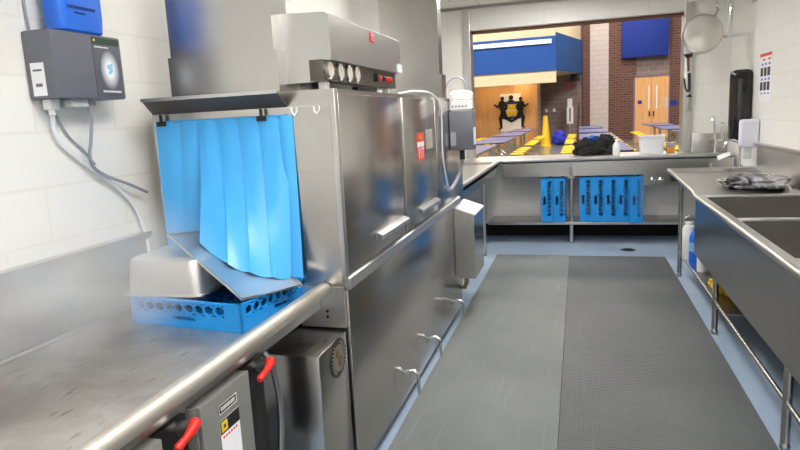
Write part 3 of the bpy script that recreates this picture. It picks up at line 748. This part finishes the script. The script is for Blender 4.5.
# ------------------------------------------------------------------ grey dispenser and white jug at the machine exit
DX, DY = -.845, 4.70
t = thing('product_dispenser', 'grey dispenser box with black valve mounted on the machine face at the exit', 'dispenser', (DX, DY, 1.35))
link('housing', MB().box(DX-.088, DX+.088, 4.62, 4.78, 1.365, 1.655, .006), GREY_BOX, t)
link('front_label', MB().box(DX+.088, DX+.0895, 4.65, 4.75, 1.4, 1.53), WHITE_PAPER, t, label='white label')
link('side_label', MB().box(DX-.08, DX-.04, 4.6185, 4.62, 1.40, 1.5), plain('label_grey', srgb(150, 152, 158), .5), t)
link('valve', MB().cyl((DX-.01, DY, 1.365), (DX-.01, DY, 1.29), .02, 10), BLACK, t)
j = thing('white_jug', 'white product jug on top of the grey dispenser at the machine exit', 'jug', (DX, DY, 1.655))
b = MB(); loft(b, [[(p[0]+DX-.005, p[1]+DY, p[2]) for p in rrect(*q)] for q in ((.075, .06, .03, 1.657), (.085, .068, .03, 1.668), (.085, .068, .03, 1.73), (.08, .064, .03, 1.735), (.085, .068, .03, 1.74), (.085, .068, .03, 1.785), (.06, .05, .03, 1.805), (.03, .03, .02, 1.81))])
link('jug_body', b, WHITE, j)
b = MB()
for k in range(5): b.box(DX-.065+k*.025, DX-.052+k*.025, DY-.0705, DY-.066, 1.685, 1.695)
link('jug_lettering', b, GREY_BOX, j)
tag(link('hose', MB().tube(spline([(-.965, 4.72, 1.757), (-.965, 4.72, 1.83), (-.94, 4.72, 1.885), (-.87, 4.71, 1.905), (-.81, 4.70, 1.86), (-.80, 4.70, 1.795)]), .007, 8), CABLE, origin=(-.96, 4.7, 1.757)), 'thin dark hose arching over the white jug', 'hose')
tag(link('hose', MB().tube(spline([(-1.0, 3.5, 1.766), (-.99, 3.62, 1.775), (-.975, 3.78, 1.785), (-.94, 4.08, 1.775), (-.918, 4.25, 1.69), (-.916, 4.275, 1.58), (-.917, 4.27, 1.36), (-.915, 4.36, 1.17), (-.912, 4.42, 1.10)]), .006, 8), WHITE_HOSE, origin=(-1.0, 3.6, 1.75)), 'white hose looping over the machine top and down beside the third door', 'hose')
tag(link('conduit_pipe', MB().tube(spline([(DX-.01, DY, 1.29), (DX-.02, DY, 1.24), (-.885, 4.66, 1.16), (-.905, 4.55, 1.10), (-.91, 4.45, 1.085), (-.915, 4.4, 1.10)]), .015, 10), CABLE, origin=(-.9, 4.6, 1.2)), 'pale conduit slanting down from the grey dispenser valve', 'conduit')

# ------------------------------------------------------------------ three-compartment sink on the right
sk = thing('compartment_sink', 'long stainless compartment sink with drainboard along the right wall', 'sink', (1.3, 4.6, 0))
XS = .89; SB = XR-.004
YD0, YD1 = 5.36, 6.85
div = [5.34, 4.24, 3.12, 2.0]
zr = .895
def dz(y): return .915+(y-YD0)/(YD1-YD0)*.045
b = MB().hull([(XS+.02, YD0, dz(YD0)-.045), (SB-.02, YD0, dz(YD0)-.045), (SB-.02, YD1, dz(YD1)-.045), (XS+.02, YD1, dz(YD1)-.045)],
              [(XS+.02, YD0, dz(YD0)-.02), (SB-.02, YD0, dz(YD0)-.02), (SB-.02, YD1, dz(YD1)-.02), (XS+.02, YD1, dz(YD1)-.02)])
link('drainboard', b, STEEL_TOP, sk)
b = MB().tube([(XS, 5.30, zr+.002), (XS, 5.40, dz(5.4)), (XS, YD1, dz(YD1)), (SB-.03, YD1, dz(YD1))], .018, 12)
b.hull([(XS+.01, YD1-.09, dz(YD1)-.02), (SB-.02, YD1-.09, dz(YD1)-.02), (SB-.02, YD1, dz(YD1)-.01), (XS+.01, YD1, dz(YD1)-.01)], [(XS+.01, YD1-.09, dz(YD1)-.015), (SB-.02, YD1-.09, dz(YD1)-.015), (SB-.02, YD1, dz(YD1)+.012), (XS+.01, YD1, dz(YD1)+.012)])
link('raised_edge', b, STEEL_LIGHT, sk)
# front apron of the drainboard and sink rim
link('rolled_rim', MB().tube([(XS, 1.5, zr), (XS, 5.30, zr)], .02, 12), STEEL_LIGHT, sk)
b = MB().box(XS, XS+.06, 1.5, YD0, zr-.01, zr+.006); b.box(SB-.09, SB-.02, 1.5, YD0, zr-.01, zr+.006)
for y in div: b.box(XS+.055, SB-.085, y-.02, y+.02, zr-.012, zr+.004, .004)
link('rim_deck', b, STEEL_LIGHT, sk)
for i in range(3):
    y1, y0 = div[i]-.021, div[i+1]+.021; x0, x1 = XS+.045, SB-.07; zf = .43; w_ = .01
    b = MB().box(x0, x0+w_, y0, y1, zf, zr-.012).box(x1-w_, x1, y0, y1, zf, zr-.012).box(x0+w_, x1-w_, y0, y0+w_, zf, zr-.012).box(x0+w_, x1-w_, y1-w_, y1, zf, zr-.012).box(x0+w_, x1-w_, y0+w_, y1-w_, zf, zf+.01)
    bw = link('bowl', b, STEEL, sk)
    link('drain_strainer', MB().lathe([(.05, .0102), (.05, .014), (.04, .016), (.02, .013)], (x0+x1)/2, (y0+y1)/2, zf, 18), STEEL, bw)
link('front_apron', MB().box(XS+.012, XS+.038, 2.0, YD0, .42, zr-.012), STEEL_DARK, sk)
link('backsplash', MB().prism([(SB-.02, .84), (SB, .84), (SB, 1.21), (SB-.06, 1.21), (SB-.06, 1.20), (SB-.02, 1.165)], 'y', 1.5, YD1), STEEL_TOP, sk)
XLg = .925
for y in (6.23, 4.62, 3.04):
    for x in (XLg, 1.6):
        l = link('leg', MB().cyl((x, y, .04), (x, y, .42 if y < 5.3 else dz(y)-.045), .0205), STEEL, sk)
        link('foot', MB().lathe([(.018, .001), (.024, .02), (.015, .045)], x, y, 0, 12), STEEL_DARK, l)
link('front_rail', MB().cyl((XLg-.002, 1.6, .237), (XLg-.002, 6.23, .24), .0125, 12), STEEL, sk)
link('back_rail', MB().cyl((1.6, 1.6, .237), (1.6, 6.23, .24), .0125, 12), STEEL, sk)
link('undershelf', MB().box(XLg+.012, 1.58, 4.35, 6.22, .226, .236), STEEL_DARK, sk)
# faucet arch at the drainboard end
f_ = thing('gooseneck_faucet', 'chrome gooseneck faucet arching at the far end of the drainboard', 'faucet', (1.56, 6.95, 1.02))
ar = [(1.495+.075*math.cos(a), 6.96, 1.16+.075*math.sin(a)) for a in [k*PI/10 for k in range(12)]]
link('spout', MB().tube([(1.57, 6.96, .99), (1.57, 6.96, 1.1)]+ar, .013, 10), CHROME, f_)
link('base', MB().lathe([(.03, 0), (.03, .02), (.018, .03)], 1.57, 6.96, .965, 14).box(1.52, 1.715, 6.93, 6.99, .93, .965), CHROME, f_)
tag(link('cleaning_cloth', MB().sheet([[(1.36+.028*j, 6.97+.0*i-.02*i, 1.075+.012*j-.004*i*i) for j in range(5)] for i in range(4)], .006), WHITE_PAPER, origin=(1.4, 6.95, 1.07)), 'small white cloth hanging at the gooseneck faucet', 'cloth')

# things under the sink
SZ = .237
t = thing('white_canister', 'white plastic canister with handle under the drainboard behind the first leg', 'canister', (.95, 5.92, SZ))
link('canister_body', MB().lathe([(.05, .001), (.055, .01), (.055, .28), (.045, .31), (.03, .32)], .95, 5.92, SZ, 18), WHITE, t)
link('cap', MB().lathe([(.032, .32), (.032, .345)], .95, 5.92, SZ, 14), WHITE, t)
link('carry_handle', MB().tube([(.95-.05, 5.92, SZ+.30), (.95-.04, 5.92, SZ+.38), (.95, 5.92, SZ+.40), (.95+.04, 5.92, SZ+.38), (.95+.05, 5.92, SZ+.30)], .005, 8), STEEL, t)
t = thing('blue_bottle', 'blue cleaning liquid bottle with label on the low shelf under the sink', 'bottle', (.978, 5.70, SZ))
link('bottle_body', MB().lathe([(.055, .001), (.06, .012), (.06, .24), (.05, .28), (.022, .32), (.022, .34)], .978, 5.70, SZ, 20), BLUE_JUG, t)
link('cap', MB().lathe([(.025, .34), (.025, .37)], .978, 5.70, SZ, 14), plain('pale_cap', srgb(170, 200, 225), .4), t)
link('bottle_label', MB().lathe([(.0608, .13), (.0608, .21)], .978, 5.70, SZ, 20), plain('label_blue', srgb(140, 180, 235), .5), t, label='pale blue label')
t = thing('spray_bottle', 'white bottle with green top behind the second sink leg', 'bottle', (.995, 5.48, SZ))
link('bottle_body', MB().lathe([(.045, .001), (.05, .01), (.05, .12), (.042, .15)], .995, 5.48, SZ, 18), WHITE, t)
link('green_top', MB().lathe([(.043, .15), (.043, .2), (.03, .235), (.012, .25)], .995, 5.48, SZ, 18), GREEN, t)
tag(link('yellow_cloth', MB().lump((1.04, 4.86, SZ+.06), (.1, .13, .07), .5, 7, .06, 4, 2), YELLOW, origin=(1.04, 4.86, SZ)), 'crumpled yellow cloth on the low shelf under the sink', 'cloth')
# bag of utensils on the drainboard
t = thing('utensil_bag', 'crumpled clear and black plastic bag lying on the drainboard', 'bag', (1.35, 5.8, .91))
b = MB().lump((1.42, 5.75, .955), (.25, .33, .06), .22, 4, .04, 5, 4); link('bag_film', b, BAGFILM, t)
b = MB()
for k in range(7): b.tube([(1.26+k*.05, 5.62, .985+.004*(k % 3)), (1.28+k*.05, 5.9, 1.0)], .006, 8)
link('utensils', b, STEEL_LIGHT, t)

# ------------------------------------------------------------------ right wall
t = thing('towel_dispenser', 'tall black rounded dispenser on the right wall near the corner', 'dispenser', (XR, 7.3, 1.2))
cx_ = 1.622
b = MB(); loft(b, [[(p[0]+cx_, yy, p[1]+1.57) for p in rrect(hx, hy, rr_, 0)] for (hx, hy, rr_, yy) in ((.095, .37, .05, 7.33), (.095, .37, .05, 7.22), (.075, .345, .045, 7.19))])
link('housing', b, BLACK_GLOSS, t)
link('window_strip', MB().box(cx_-.045, cx_-.005, 7.184, 7.192, 1.42, 1.85, .002), plain('smoke', srgb(70, 66, 66), .15), t)
link('lock_button', MB().lathe([(.014, 0), (.014, -.006)], cx_+.02, 7.19, 1.40, 12, 'y'), WHITE, t)
t = thing('soap_dispenser', 'white rounded box on the right wall beside the black dispenser', 'dispenser', (XR, 6.75, 1.17))
b = MB(); loft(b, [[(p[0]+1.632, yy, p[1]+1.3) for p in rrect(hx, hy, .03, 0)] for (hx, hy, yy) in ((.085, .14, 6.95), (.085, .14, 6.89), (.072, .125, 6.87))])
link('housing', b, plain('pale_lavender', srgb(226, 226, 240), .4, 0, .02), t)
link('nozzle', MB().box(1.585, 1.66, 6.89, 6.95, 1.05, 1.16, .006), plain('pale_grey', srgb(205, 208, 206), .4), t)
t = thing('wall_chart', 'white wall chart with red heading and rows of dark pictures', 'chart', (XR, 6.78, 1.6))
ch = link('sheet', MB().box(XR-.004, XR-.001, 6.58, 6.98, 1.6, 2.06), WHITE_PAPER, t)
link('red_heading', MB().box(XR-.0048, XR-.004, 6.585, 6.975, 2.03, 2.058), RED_SIGN, ch)
def rows(name, z, h, n, mat, wd):
    for k in range(n):
        y = 6.62+k*.345/n; link(name, MB().box(XR-.0048, XR-.004, y, y+wd, z, z+h), mat, ch)
PIC = plain('photo_dark', srgb(52, 44, 46), .5, 0, .4, 60); BLUEINK = plain('blue_ink', srgb(90, 130, 205), .5)
rows('picture', 1.845, .08, 3, PIC, .085); rows('picture', 1.71, .08, 3, PIC, .085)
rows('caption', 1.945, .022, 3, BLUEINK, .06); rows('caption', 1.805, .022, 3, BLUEINK, .06); rows('caption', 1.675, .016, 3, BLUEINK, .06)
rows('heading_word', 1.99, .018, 2, RED_SIGN, .08)
# hanging pan on a rack bar
t = thing('pot_rack', 'steel hanging bar fixed to the right wall above the pan', 'rack', (1.45, 7.3, 2.66))
link('bar', MB().box(1.1, XR-.001, 7.27, 7.3, 2.66, 2.7, .004).box(XR-.012, XR-.001, 7.2, 7.37, 2.6, 2.76), STEEL_LIGHT, t)
for x in (1.37, 1.5):
    link('hook', MB().tube(spline([(x, 7.285, 2.66), (x, 7.27, 2.63), (x, 7.25, 2.6), (x, 7.255, 2.575), (x, 7.275, 2.57), (x, 7.285, 2.59)]), .006, 8), CHROME, t)
t = thing('frying_pan', 'large round stainless pan hanging bottom outward near the window jamb', 'pan', (1.235, 7.25, 2.33))
def spun():
    m, nt, b = base_mat('spun_steel')
    tc = N(nt, 'ShaderNodeTexCoord'); ln = N(nt, 'ShaderNodeVectorMath', operation='LENGTH'); nt.links.new(tc.outputs['Object'], ln.inputs[0])
    nz = N(nt, 'ShaderNodeTexNoise'); nz.noise_dimensions = '1D'; setin(nz, Scale=220, Detail=2); nt.links.new(ln.outputs['Value'], nz.inputs['W'])
    bp = N(nt, 'ShaderNodeBump'); setin(bp, Strength=.12, Distance=.004); nt.links.new(nz.outputs['Fac'], bp.inputs['Height']); nt.links.new(bp.outputs['Normal'], b.inputs['Normal'])
    tg = N(nt, 'ShaderNodeTangent'); tg.direction_type = 'RADIAL'; tg.axis = 'Y'; nt.links.new(tg.outputs[0], b.inputs['Tangent'])
    setin(b, Metallic=1, Roughness=.36, Anisotropic=.8); b.inputs['Base Color'].default_value = (.68, .65, .61, 1); return m
px, py, pz = 1.24, 7.25, 2.33
link('pan_body', MB().lathe([(.165, -.03), (.178, -.026), (.188, -.012), (.2, .03), (.206, .03), (.206, .026), (.194, -.012), (.17, -.033)][:4]+[(.2, .034), (.196, .034), (.18, -.01), (.01, -.02)], px, py, pz, 48, 'y'), spun(), t)
link('pan_rim', MB().tube([(px+.2*math.cos(2*PI*k/40), py+.034, pz+.2*math.sin(2*PI*k/40)) for k in range(40)], .004, 8, closed=True), STEEL_LIGHT, t)
a = math.radians(56); dd = Vector((math.cos(a), 0, math.sin(a)))
h0 = Vector((px, py+.03, pz))+dd*.19
link('pan_handle', MB().tube([h0, h0+dd*.04+Vector((0, .01, 0)), h0+dd*.1+Vector((-.01, .012, 0)), Vector((1.37, 7.268, 2.568))], [.012, .01, .013, .011], 10).box(h0.x-.02, h0.x+.025, py+.028, py+.05, h0.z-.025, h0.z+.02, .004), CHROME, t)
t = thing('ladle', 'chrome ladle handle hanging on the second hook beside the pan', 'ladle', (1.5, 7.28, 2.5))
link('ladle_handle', MB().tube([(1.5, 7.268, 2.575), (1.49, 7.27, 2.45), (1.47, 7.29, 2.33)], [.01, .008, .009], 8), CHROME, t)
link('ladle_bowl', MB().lathe([(.01, -.03), (.03, -.02), (.04, 0), (.042, .0)], 1.47, 7.31, 2.30, 16), CHROME, t)
link('wall_bracket', MB().box(1.45, XR, 7.42, 7.45, 2.29, 2.32, .003), WHITE) and None
o = bpy.data.objects['wall_bracket']; tag(o, 'short white bracket sticking out of the right wall by the pan', 'bracket')
# tools on the right jamb
YJ = YB-.032
t = thing('tool_strip', 'steel magnetic strip for tools on the right window jamb', 'tool strip', (1.26, YJ, 1.6))
link('strip', MB().box(1.225, 1.31, YJ-.012, YJ-.001, 1.55, 2.3, .003), STEEL_LIGHT, t)
t = thing('scraper', 'scraper with black blade and wooden handle hanging on the jamb strip', 'scraper', (1.26, YJ-.02, 2.0))
link('blade', MB().prism([(1.2, 2.2), (1.3, 2.21), (1.3, 2.17), (1.265, 2.155), (1.235, 2.155)], 'y', YJ-.024, YJ-.014), BLACK, t)
link('handle', MB().tube([(1.255, YJ-.02, 2.155), (1.26, YJ-.02, 2.0)], .014, 10), BROWN, t)
t = thing('shears', 'black-handled shears hanging on the jamb strip below the scraper', 'shears', (1.26, YJ-.02, 1.8))
link('handle_loop', MB().tube([(1.27, YJ-.02, 1.98), (1.275, YJ-.02, 1.80), (1.26, YJ-.02, 1.76)], .018, 10), BLACK, t)
link('handle_loop', MB().tube([(1.215, YJ-.02, 1.92), (1.235, YJ-.02, 1.80), (1.255, YJ-.02, 1.76)], .009, 10), BLACK, t)
link('blade', MB().prism([(1.245, 1.765), (1.275, 1.765), (1.265, 1.6), (1.255, 1.6)], 'y', YJ-.023, YJ-.017), STEEL, t)
tag(link('clip_hook', MB().prism([(1.24, 1.70), (1.275, 1.735), (1.31, 1.70)], 'y', YJ-.04, YJ-.013), BLACK, origin=(1.275, YJ-.02, 1.7)), 'small black clip on the jamb below the shears', 'clip')

# ------------------------------------------------------------------ dining hall beyond the window
HZ = .25; HY = 28.0
struct('floor_hall', MB().box(-14, 14, YB+.6, HY+.3, HZ-.1, HZ), HALL_FLOOR)
b = MB().box(-1.6, 14, HY, HY+.3, HZ, 8); struct('wall_hall_far', b, BRICK_GREY)
struct('trim_5', MB().box(.18, .48, HY-.12, HY, HZ, 8), BRICK_RED)
struct('trim_6', MB().box(.48, 1.22, HY-.16, HY, HZ, 8), PANEL_WHITE)
struct('trim_7', MB().box(1.22, 2.3, HY-.1, HY, HZ, 8), BRICK_RED)
struct('trim_8', MB().box(3.6, 4.6, HY-.1, HY, HZ, 8), BRICK_RED)
struct('wall_hall_left', MB().box(-14.2, -14, YB+.6, HY, HZ, 8), CREAM)
struct('wall_hall_right', MB().box(14, 14.2, YB+.6, HY, HZ, 8), BRICK_RED)
struct('ceiling_hall', MB().box(-14, 14, YB+.6, HY+.3, 8, 8.1), CEIL)
# bulkhead with the blue band, angled return at its right end
YK = 24.0
def bulk(z0, z1): return MB().prism([(-14, YK), (-.78, YK), (.12, HY-.3), (.12, HY), (-14, HY)], 'z', z0, z1)
def bulk_front(z0, z1, o_): return MB().prism([(-14, YK-o_), (-.78, YK-o_), (-.78, YK+.2), (-14, YK+.2)], 'z', z0, z1)
def bulk_ret(z0, z1): return MB().hull([(-.779, YK-.01, z0), (.16, HY-.31, z0), (.16, HY-.1, z0), (-.779, YK+.2, z0)], [(-.779, YK-.01, z1), (.16, HY-.31, z1), (.16, HY-.1, z1), (-.779, YK+.2, z1)])
struct('wall_bulkhead', MB().prism([(-14, YK+.02), (-.8, YK+.02), (.1, HY-.28), (.1, HY), (-14, HY)], 'z', 3.1, 8), CREAM)
struct('trim_9', bulk_front(2.66, 3.12, .01), CREAM)
struct('trim_10', bulk_front(3.1, 4.32, .06), BLUE_BAND)
struct('trim_11', bulk_ret(3.1, 4.45), TEAL_BAND)
lb = thing('wall_light', 'long white linear light across the blue band in the dining hall', 'light', (-2.4, YK-.1, 4.2))
link('strip_diffuser', MB().box(-8, -.95, YK-.14, YK-.1, 4.06, 4.2), LIGHT_BAR, lb); link('strip_housing', MB().box(-8.02, -.93, YK-.1, YK-.06, 4.05, 4.21), WHITE, lb)
# recessed entry with wood panels under the bulkhead
struct('wall_entry', MB().box(-14, -1.6, 26.6, 26.8, HZ, 3.1), DOOR_WOOD)
struct('trim_12', MB().box(-1.62, -1.5, 26.5, HY, HZ, 3.1), BRICK_GREY)
eb = ceiling_light(-2.2, 26.0, 3.09, .5, .5, 'warm downlight over the wooden entry of the dining hall', LIGHT_ENTRY)
ceiling_light(-3.6, 25.6, 3.09, .5, .5, 'warm downlight at the left of the wooden entry of the dining hall', LIGHT_ENTRY)
# mural
t = thing('wall_mural', 'white yellow and navy mural with three black running figures at the wooden entry', 'mural', (-2.75, 26.55, 1.0))
mp_ = link('board', MB().box(-3.15, -2.3, 26.55, 26.6, .85, 2.42), WHITE_PAPER, t)
NAVY = plain('navy', srgb(40, 46, 110), .6)
link('navy_stripe', MB().box(-3.15, -2.3, 26.54, 26.55, 1.98, 2.1), NAVY, mp_); link('navy_stripe', MB().box(-3.15, -2.3, 26.54, 26.55, 1.38, 1.48), NAVY, mp_)
link('yellow_stripe', MB().box(-3.15, -2.3, 26.54, 26.55, 1.5, 1.72), YELLOW, mp_); link('yellow_stripe', MB().box(-3.15, -2.3, 26.54, 26.55, 1.78, 1.97), YELLOW, mp_)
def runner_fig(x, z, s_, flip):
    b = MB(); f = -1 if flip else 1; y = 26.525
    P = lambda dx, dz_: (x+f*dx*s_, y, z+dz_*s_)
    b.lathe([(.085*s_, -.012), (.085*s_, .012)], x, y, z+1.38*s_, 14, 'y')
    b.tube([P(0, 1.3), P(.02, 1.2), P(0, 1.0), P(-.03, .78)], [.05*s_, .15*s_, .13*s_, .11*s_], 8)
    b.tube([P(-.03, .8), P(.1, .5), P(.06, .1), P(.16, .04)], [.1*s_, .08*s_, .05*s_, .04*s_], 8)
    b.tube([P(-.03, .8), P(-.16, .52), P(-.4, .36), P(-.48, .42)], [.1*s_, .08*s_, .05*s_, .04*s_], 8)
    b.tube([P(.04, 1.2), P(.22, 1.02), P(.36, 1.14)], [.06*s_, .05*s_, .04*s_], 8)
    b.tube([P(-.04, 1.2), P(-.2, 1.04), P(-.14, .86)], [.06*s_, .05*s_, .04*s_], 8)
    m = Matrix.Translation((0, y, 0)) @ Matrix.Scale(.25, 4, (0, 1, 0)) @ Matrix.Translation((0, -y, 0)); b.xform(m)
    link('running_figure', b, BLACK_MATT, mp_)
runner_fig(-3.06, .93, .95, True); runner_fig(-2.30, .98, .88, False)
b = MB().lathe([(.1, -.01), (.1, .01)], -2.70, 26.54, 2.26, 14, 'y'); b.box(-2.82, -2.58, 26.53, 26.55, 2.1, 2.16)
link('running_figure', b, BLACK_MATT, mp_)
# acoustic panel, double door and small wall items
tag(link('acoustic_panel', MB().box(1.73, 3.5, HY-.35, HY-.1, 3.6, 5.22, .02), NAVY_PANEL, origin=(2.6, HY-.3, 3.6)), 'large royal blue acoustic panel high on the brick wall', 'acoustic panel')
t = link('door_1', MB().box(2.22, 3.62, HY-.13, HY-.1, HZ, 2.82), DOOR_WOOD); t['kind'] = 'structure'
link('door_frame', MB().box(2.2, 2.26, HY-.16, HY-.1, HZ, 2.88).box(3.56, 3.62, HY-.16, HY-.1, HZ, 2.88).box(2.2, 3.62, HY-.16, HY-.1, 2.82, 2.88), plain('door_frame_paint', srgb(110, 104, 130), .5), t)
link('door_gap', MB().box(2.905, 2.915, HY-.135, HY-.128, HZ, 2.82), BROWN, t)
for x in (2.83, 2.99):
    link('door_glass', MB().box(x-.04 if x < 2.9 else x+.1, x-.0 if x < 2.9 else x+.14, HY-.136, HY-.129, 1.5, 2.45), WHITE_PAPER, t)
    link('door_handle', MB().box(x-.025, x+.025, HY-.2, HY-.13, 1.2, 1.4), BLACK, t)
tag(link('door_plaque', MB().box(2.38, 2.54, HY-.14, HY-.131, 1.72, 1.86), NAVY_PANEL, origin=(2.45, HY-.14, 1.7)), 'small navy plaque on the left door leaf', 'plaque')
tag(link('wall_notice', MB().box(3.42, 3.55, HY-.14, HY-.131, 1.5, 1.95), plain('notice_pale', srgb(200, 190, 196), .6), origin=(3.48, HY-.14, 1.5)), 'pale notice on the right door leaf', 'notice')
tag(link('wall_notice', MB().box(3.64, 3.9, HY-.12, HY-.101, 1.6, 1.8), NAVY_PANEL, origin=(3.76, HY-.14, 1.6)), 'navy notice on the brick right of the double door', 'notice')
tag(link('fire_alarm', MB().box(-.48, -.28, HY-.08, HY, 2.52, 2.78, .01), plain('alarm_red', srgb(205, 90, 100), .5), origin=(-.4, HY-.05, 2.5)), 'small red fire alarm on the grey brick wall', 'alarm')
tag(link('loudspeaker', MB().box(-.3, .05, HY-.6, HY-.31, 2.8, 3.099, .004), BLACK, origin=(-.12, HY-.5, 2.8)), 'black box speaker below the blue band end', 'speaker')
t = thing('standing_banner', 'narrow white banner sign with black marks before the grey brick wall', 'banner', (-.35, HY-.6, HZ))
link('banner_sheet', MB().box(-.47, -.2, HY-.62, HY-.6, 1.05, 1.75).box(-.44, -.24, HY-.62, HY-.6, 1.75, 2.1), WHITE_PAPER, t)
link('banner_mark', MB().box(-.36, -.31, HY-.626, HY-.62, 1.15, 1.7), BLACK, t)
link('banner_post', MB().box(-.36, -.31, HY-.6, HY-.57, HZ, 2.1).box(-.5, -.17, HY-.7, HY-.5, HZ, HZ+.04), STEEL_DARK, t)
tag(link('broom', MB().cyl((0, HY-.15, HZ+.1), (.04, HY-.06, 1.9), .025, 8).box(-.15, .15, HY-.2, HY-.1, HZ, HZ+.12), BROWN, origin=(0, HY-.15, HZ)), 'wooden broom leaning on the grey brick wall', 'broom')
t = thing('wall_thermostats', 'pair of small white boxes on the grey brick wall', 'wall box', (-1.2, HY, 1.6))
for x in (-1.33, -1.0): link('white_box', MB().box(x-.06, x+.06, HY-.05, HY, 1.58, 1.72), WHITE, t)
t = thing('caution_cone', 'tall yellow floor caution cone in the dining hall aisle', 'cone', (-1.25, 25.4, HZ))
link('cone_body', MB().lathe([(.24, 0), (.24, .04), (.19, .05), (.09, 1.15), (.06, 1.2)], -1.25, 25.4, HZ, 16), YELLOW, t)
t = thing('janitor_bag', 'bright blue cleaning cart bag beside the yellow cone', 'bag', (-.7, 25.6, HZ))
link('bag_body', MB().lump((-.7, 25.6, HZ+.3), (.28, .2, .3), .4, 5, .29, 3, 6), plain('cart_blue', srgb(30, 50, 190), .5), t)

# folding cafeteria tables with attached stools
def table_proto(L=3.0):
    t = thing('cafeteria_table', 'long blue-grey folding table with attached yellow stools', 'table', (0, 0, HZ), group='dining hall tables')
    link('table_top', MB().box(-L/2, L/2, -.38, .38, .72, .75, .008, 1), TABLE_BLUE, t, False)
    link('edge_band', MB().box(-L/2-.008, L/2+.008, -.388, .388, .728, .743), BLACK, t, False)
    for x in (-L/4, L/4):
        b = MB(); b.box(x-.03, x+.03, -.7, .7, .05, .09); b.box(x-.03, x+.03, -.04, .04, .09, .72); b.box(x-.04, x+.04, -.72, -.66, 0, .05); b.box(x-.04, x+.04, .66, .72, 0, .05)
        link('trestle', b, STEEL_LIGHT, t, False)
    for k in range(4):
        for sy in (-1, 1):
            x = -L/2+.35+k*(L-.7)/3
            s_ = link('stool_seat', MB().lathe([(.14, .43), (.165, .445), (.165, .465), (.14, .475)], x, sy*.62, 0, 14), YELLOW, t, False)
            link('stool_post', MB().tube([(x, sy*.62, .43), (x, sy*.55, .25), (x+(L/4 if x < 0 else -L/4)*.3, sy*.3, .09)], .022, 8), STEEL_LIGHT, s_, False)
    return t
tp = table_proto()
col_name = {-4.2: 'far left of the hall', -1.95: 'left of the hall aisle', .4: 'right of the hall aisle', 2.6: 'far right of the hall'}
row_name = {11.2: 'nearest the serving window', 15.2: 'second from the serving window', 19.2: 'third from the serving window', 23.0: 'nearest the far wall'}
first = True
for x in (-1.95, .4, 2.6, -4.2):
    for y in (11.2, 15.2, 19.2, 23.0):
        if x == -4.2 and y < 15: continue
        o = tp if first else copy_tree(tp); first = False
        o.location = (x, y, HZ); o.rotation_euler = (0, 0, PI/2)
        o['label'] = 'blue-grey table with yellow stools, '+col_name[x]+', '+row_name[y]
ceiling_light(1.2, 24.6, 8, 2.4, 1.2, 'added unseen light panel high over the dining hall, brightening the brick wall', LIGHT_H)  # extra unseen panel, added to brighten the brick, column and door
for (x, y) in ((-4, 13), (4, 13), (-4, 19.5), (4, 19.5)):
    lab = 'white light panel high over the dining hall, '+('left' if x < 0 else 'right')+(' near the window' if y < 15 else ' near the far wall')
    ceiling_light(x, y, 8, 2.4, 2.4, lab, LIGHT_H)

# ------------------------------------------------------------------ steam over the soiled table
def steam_mat():
    m = bpy.data.materials.new('steam'); m.use_nodes = True; nt = m.node_tree; nt.nodes.clear()
    out = N(nt, 'ShaderNodeOutputMaterial'); vol = N(nt, 'ShaderNodeVolumeScatter')
    vol.inputs['Color'].default_value = (.95, .97, 1, 1); vol.inputs['Anisotropy'].default_value = .1
    tc = N(nt, 'ShaderNodeTexCoord')
    ln = N(nt, 'ShaderNodeVectorMath', operation='LENGTH'); nt.links.new(tc.outputs['Object'], ln.inputs[0])
    fall = N(nt, 'ShaderNodeMapRange'); setin(fall, From_Min=.25, From_Max=1., To_Min=1., To_Max=0.); nt.links.new(ln.outputs['Value'], fall.inputs['Value'])
    nz = N(nt, 'ShaderNodeTexNoise'); setin(nz, Scale=2.6, Detail=3, Distortion=.5); nt.links.new(tc.outputs['Object'], nz.inputs['Vector'])
    cl = N(nt, 'ShaderNodeMapRange'); setin(cl, From_Min=.36, From_Max=.68, To_Min=.15, To_Max=1.); nt.links.new(nz.outputs['Fac'], cl.inputs['Value'])
    mu = N(nt, 'ShaderNodeMath', operation='MULTIPLY'); nt.links.new(fall.outputs[0], mu.inputs[0]); nt.links.new(cl.outputs[0], mu.inputs[1])
    m2 = N(nt, 'ShaderNodeMath', operation='MULTIPLY'); nt.links.new(mu.outputs[0], m2.inputs[0]); m2.inputs[1].default_value = STEAM
    nt.links.new(m2.outputs[0], vol.inputs['Density']); nt.links.new(vol.outputs[0], out.inputs['Volume'])
    return m
STEAM = 3.2
b = MB(); b.lump((0, 0, 0), (1, 1, 1), .0, 5, .95, 3)
o = link('steam', b, steam_mat()); o.location = (-1.54, 1.55, 1.16); o.scale = (.36, .66, .30)
tag(o, 'white steam drifting over the wet dish table and rack', 'steam', kind='stuff')
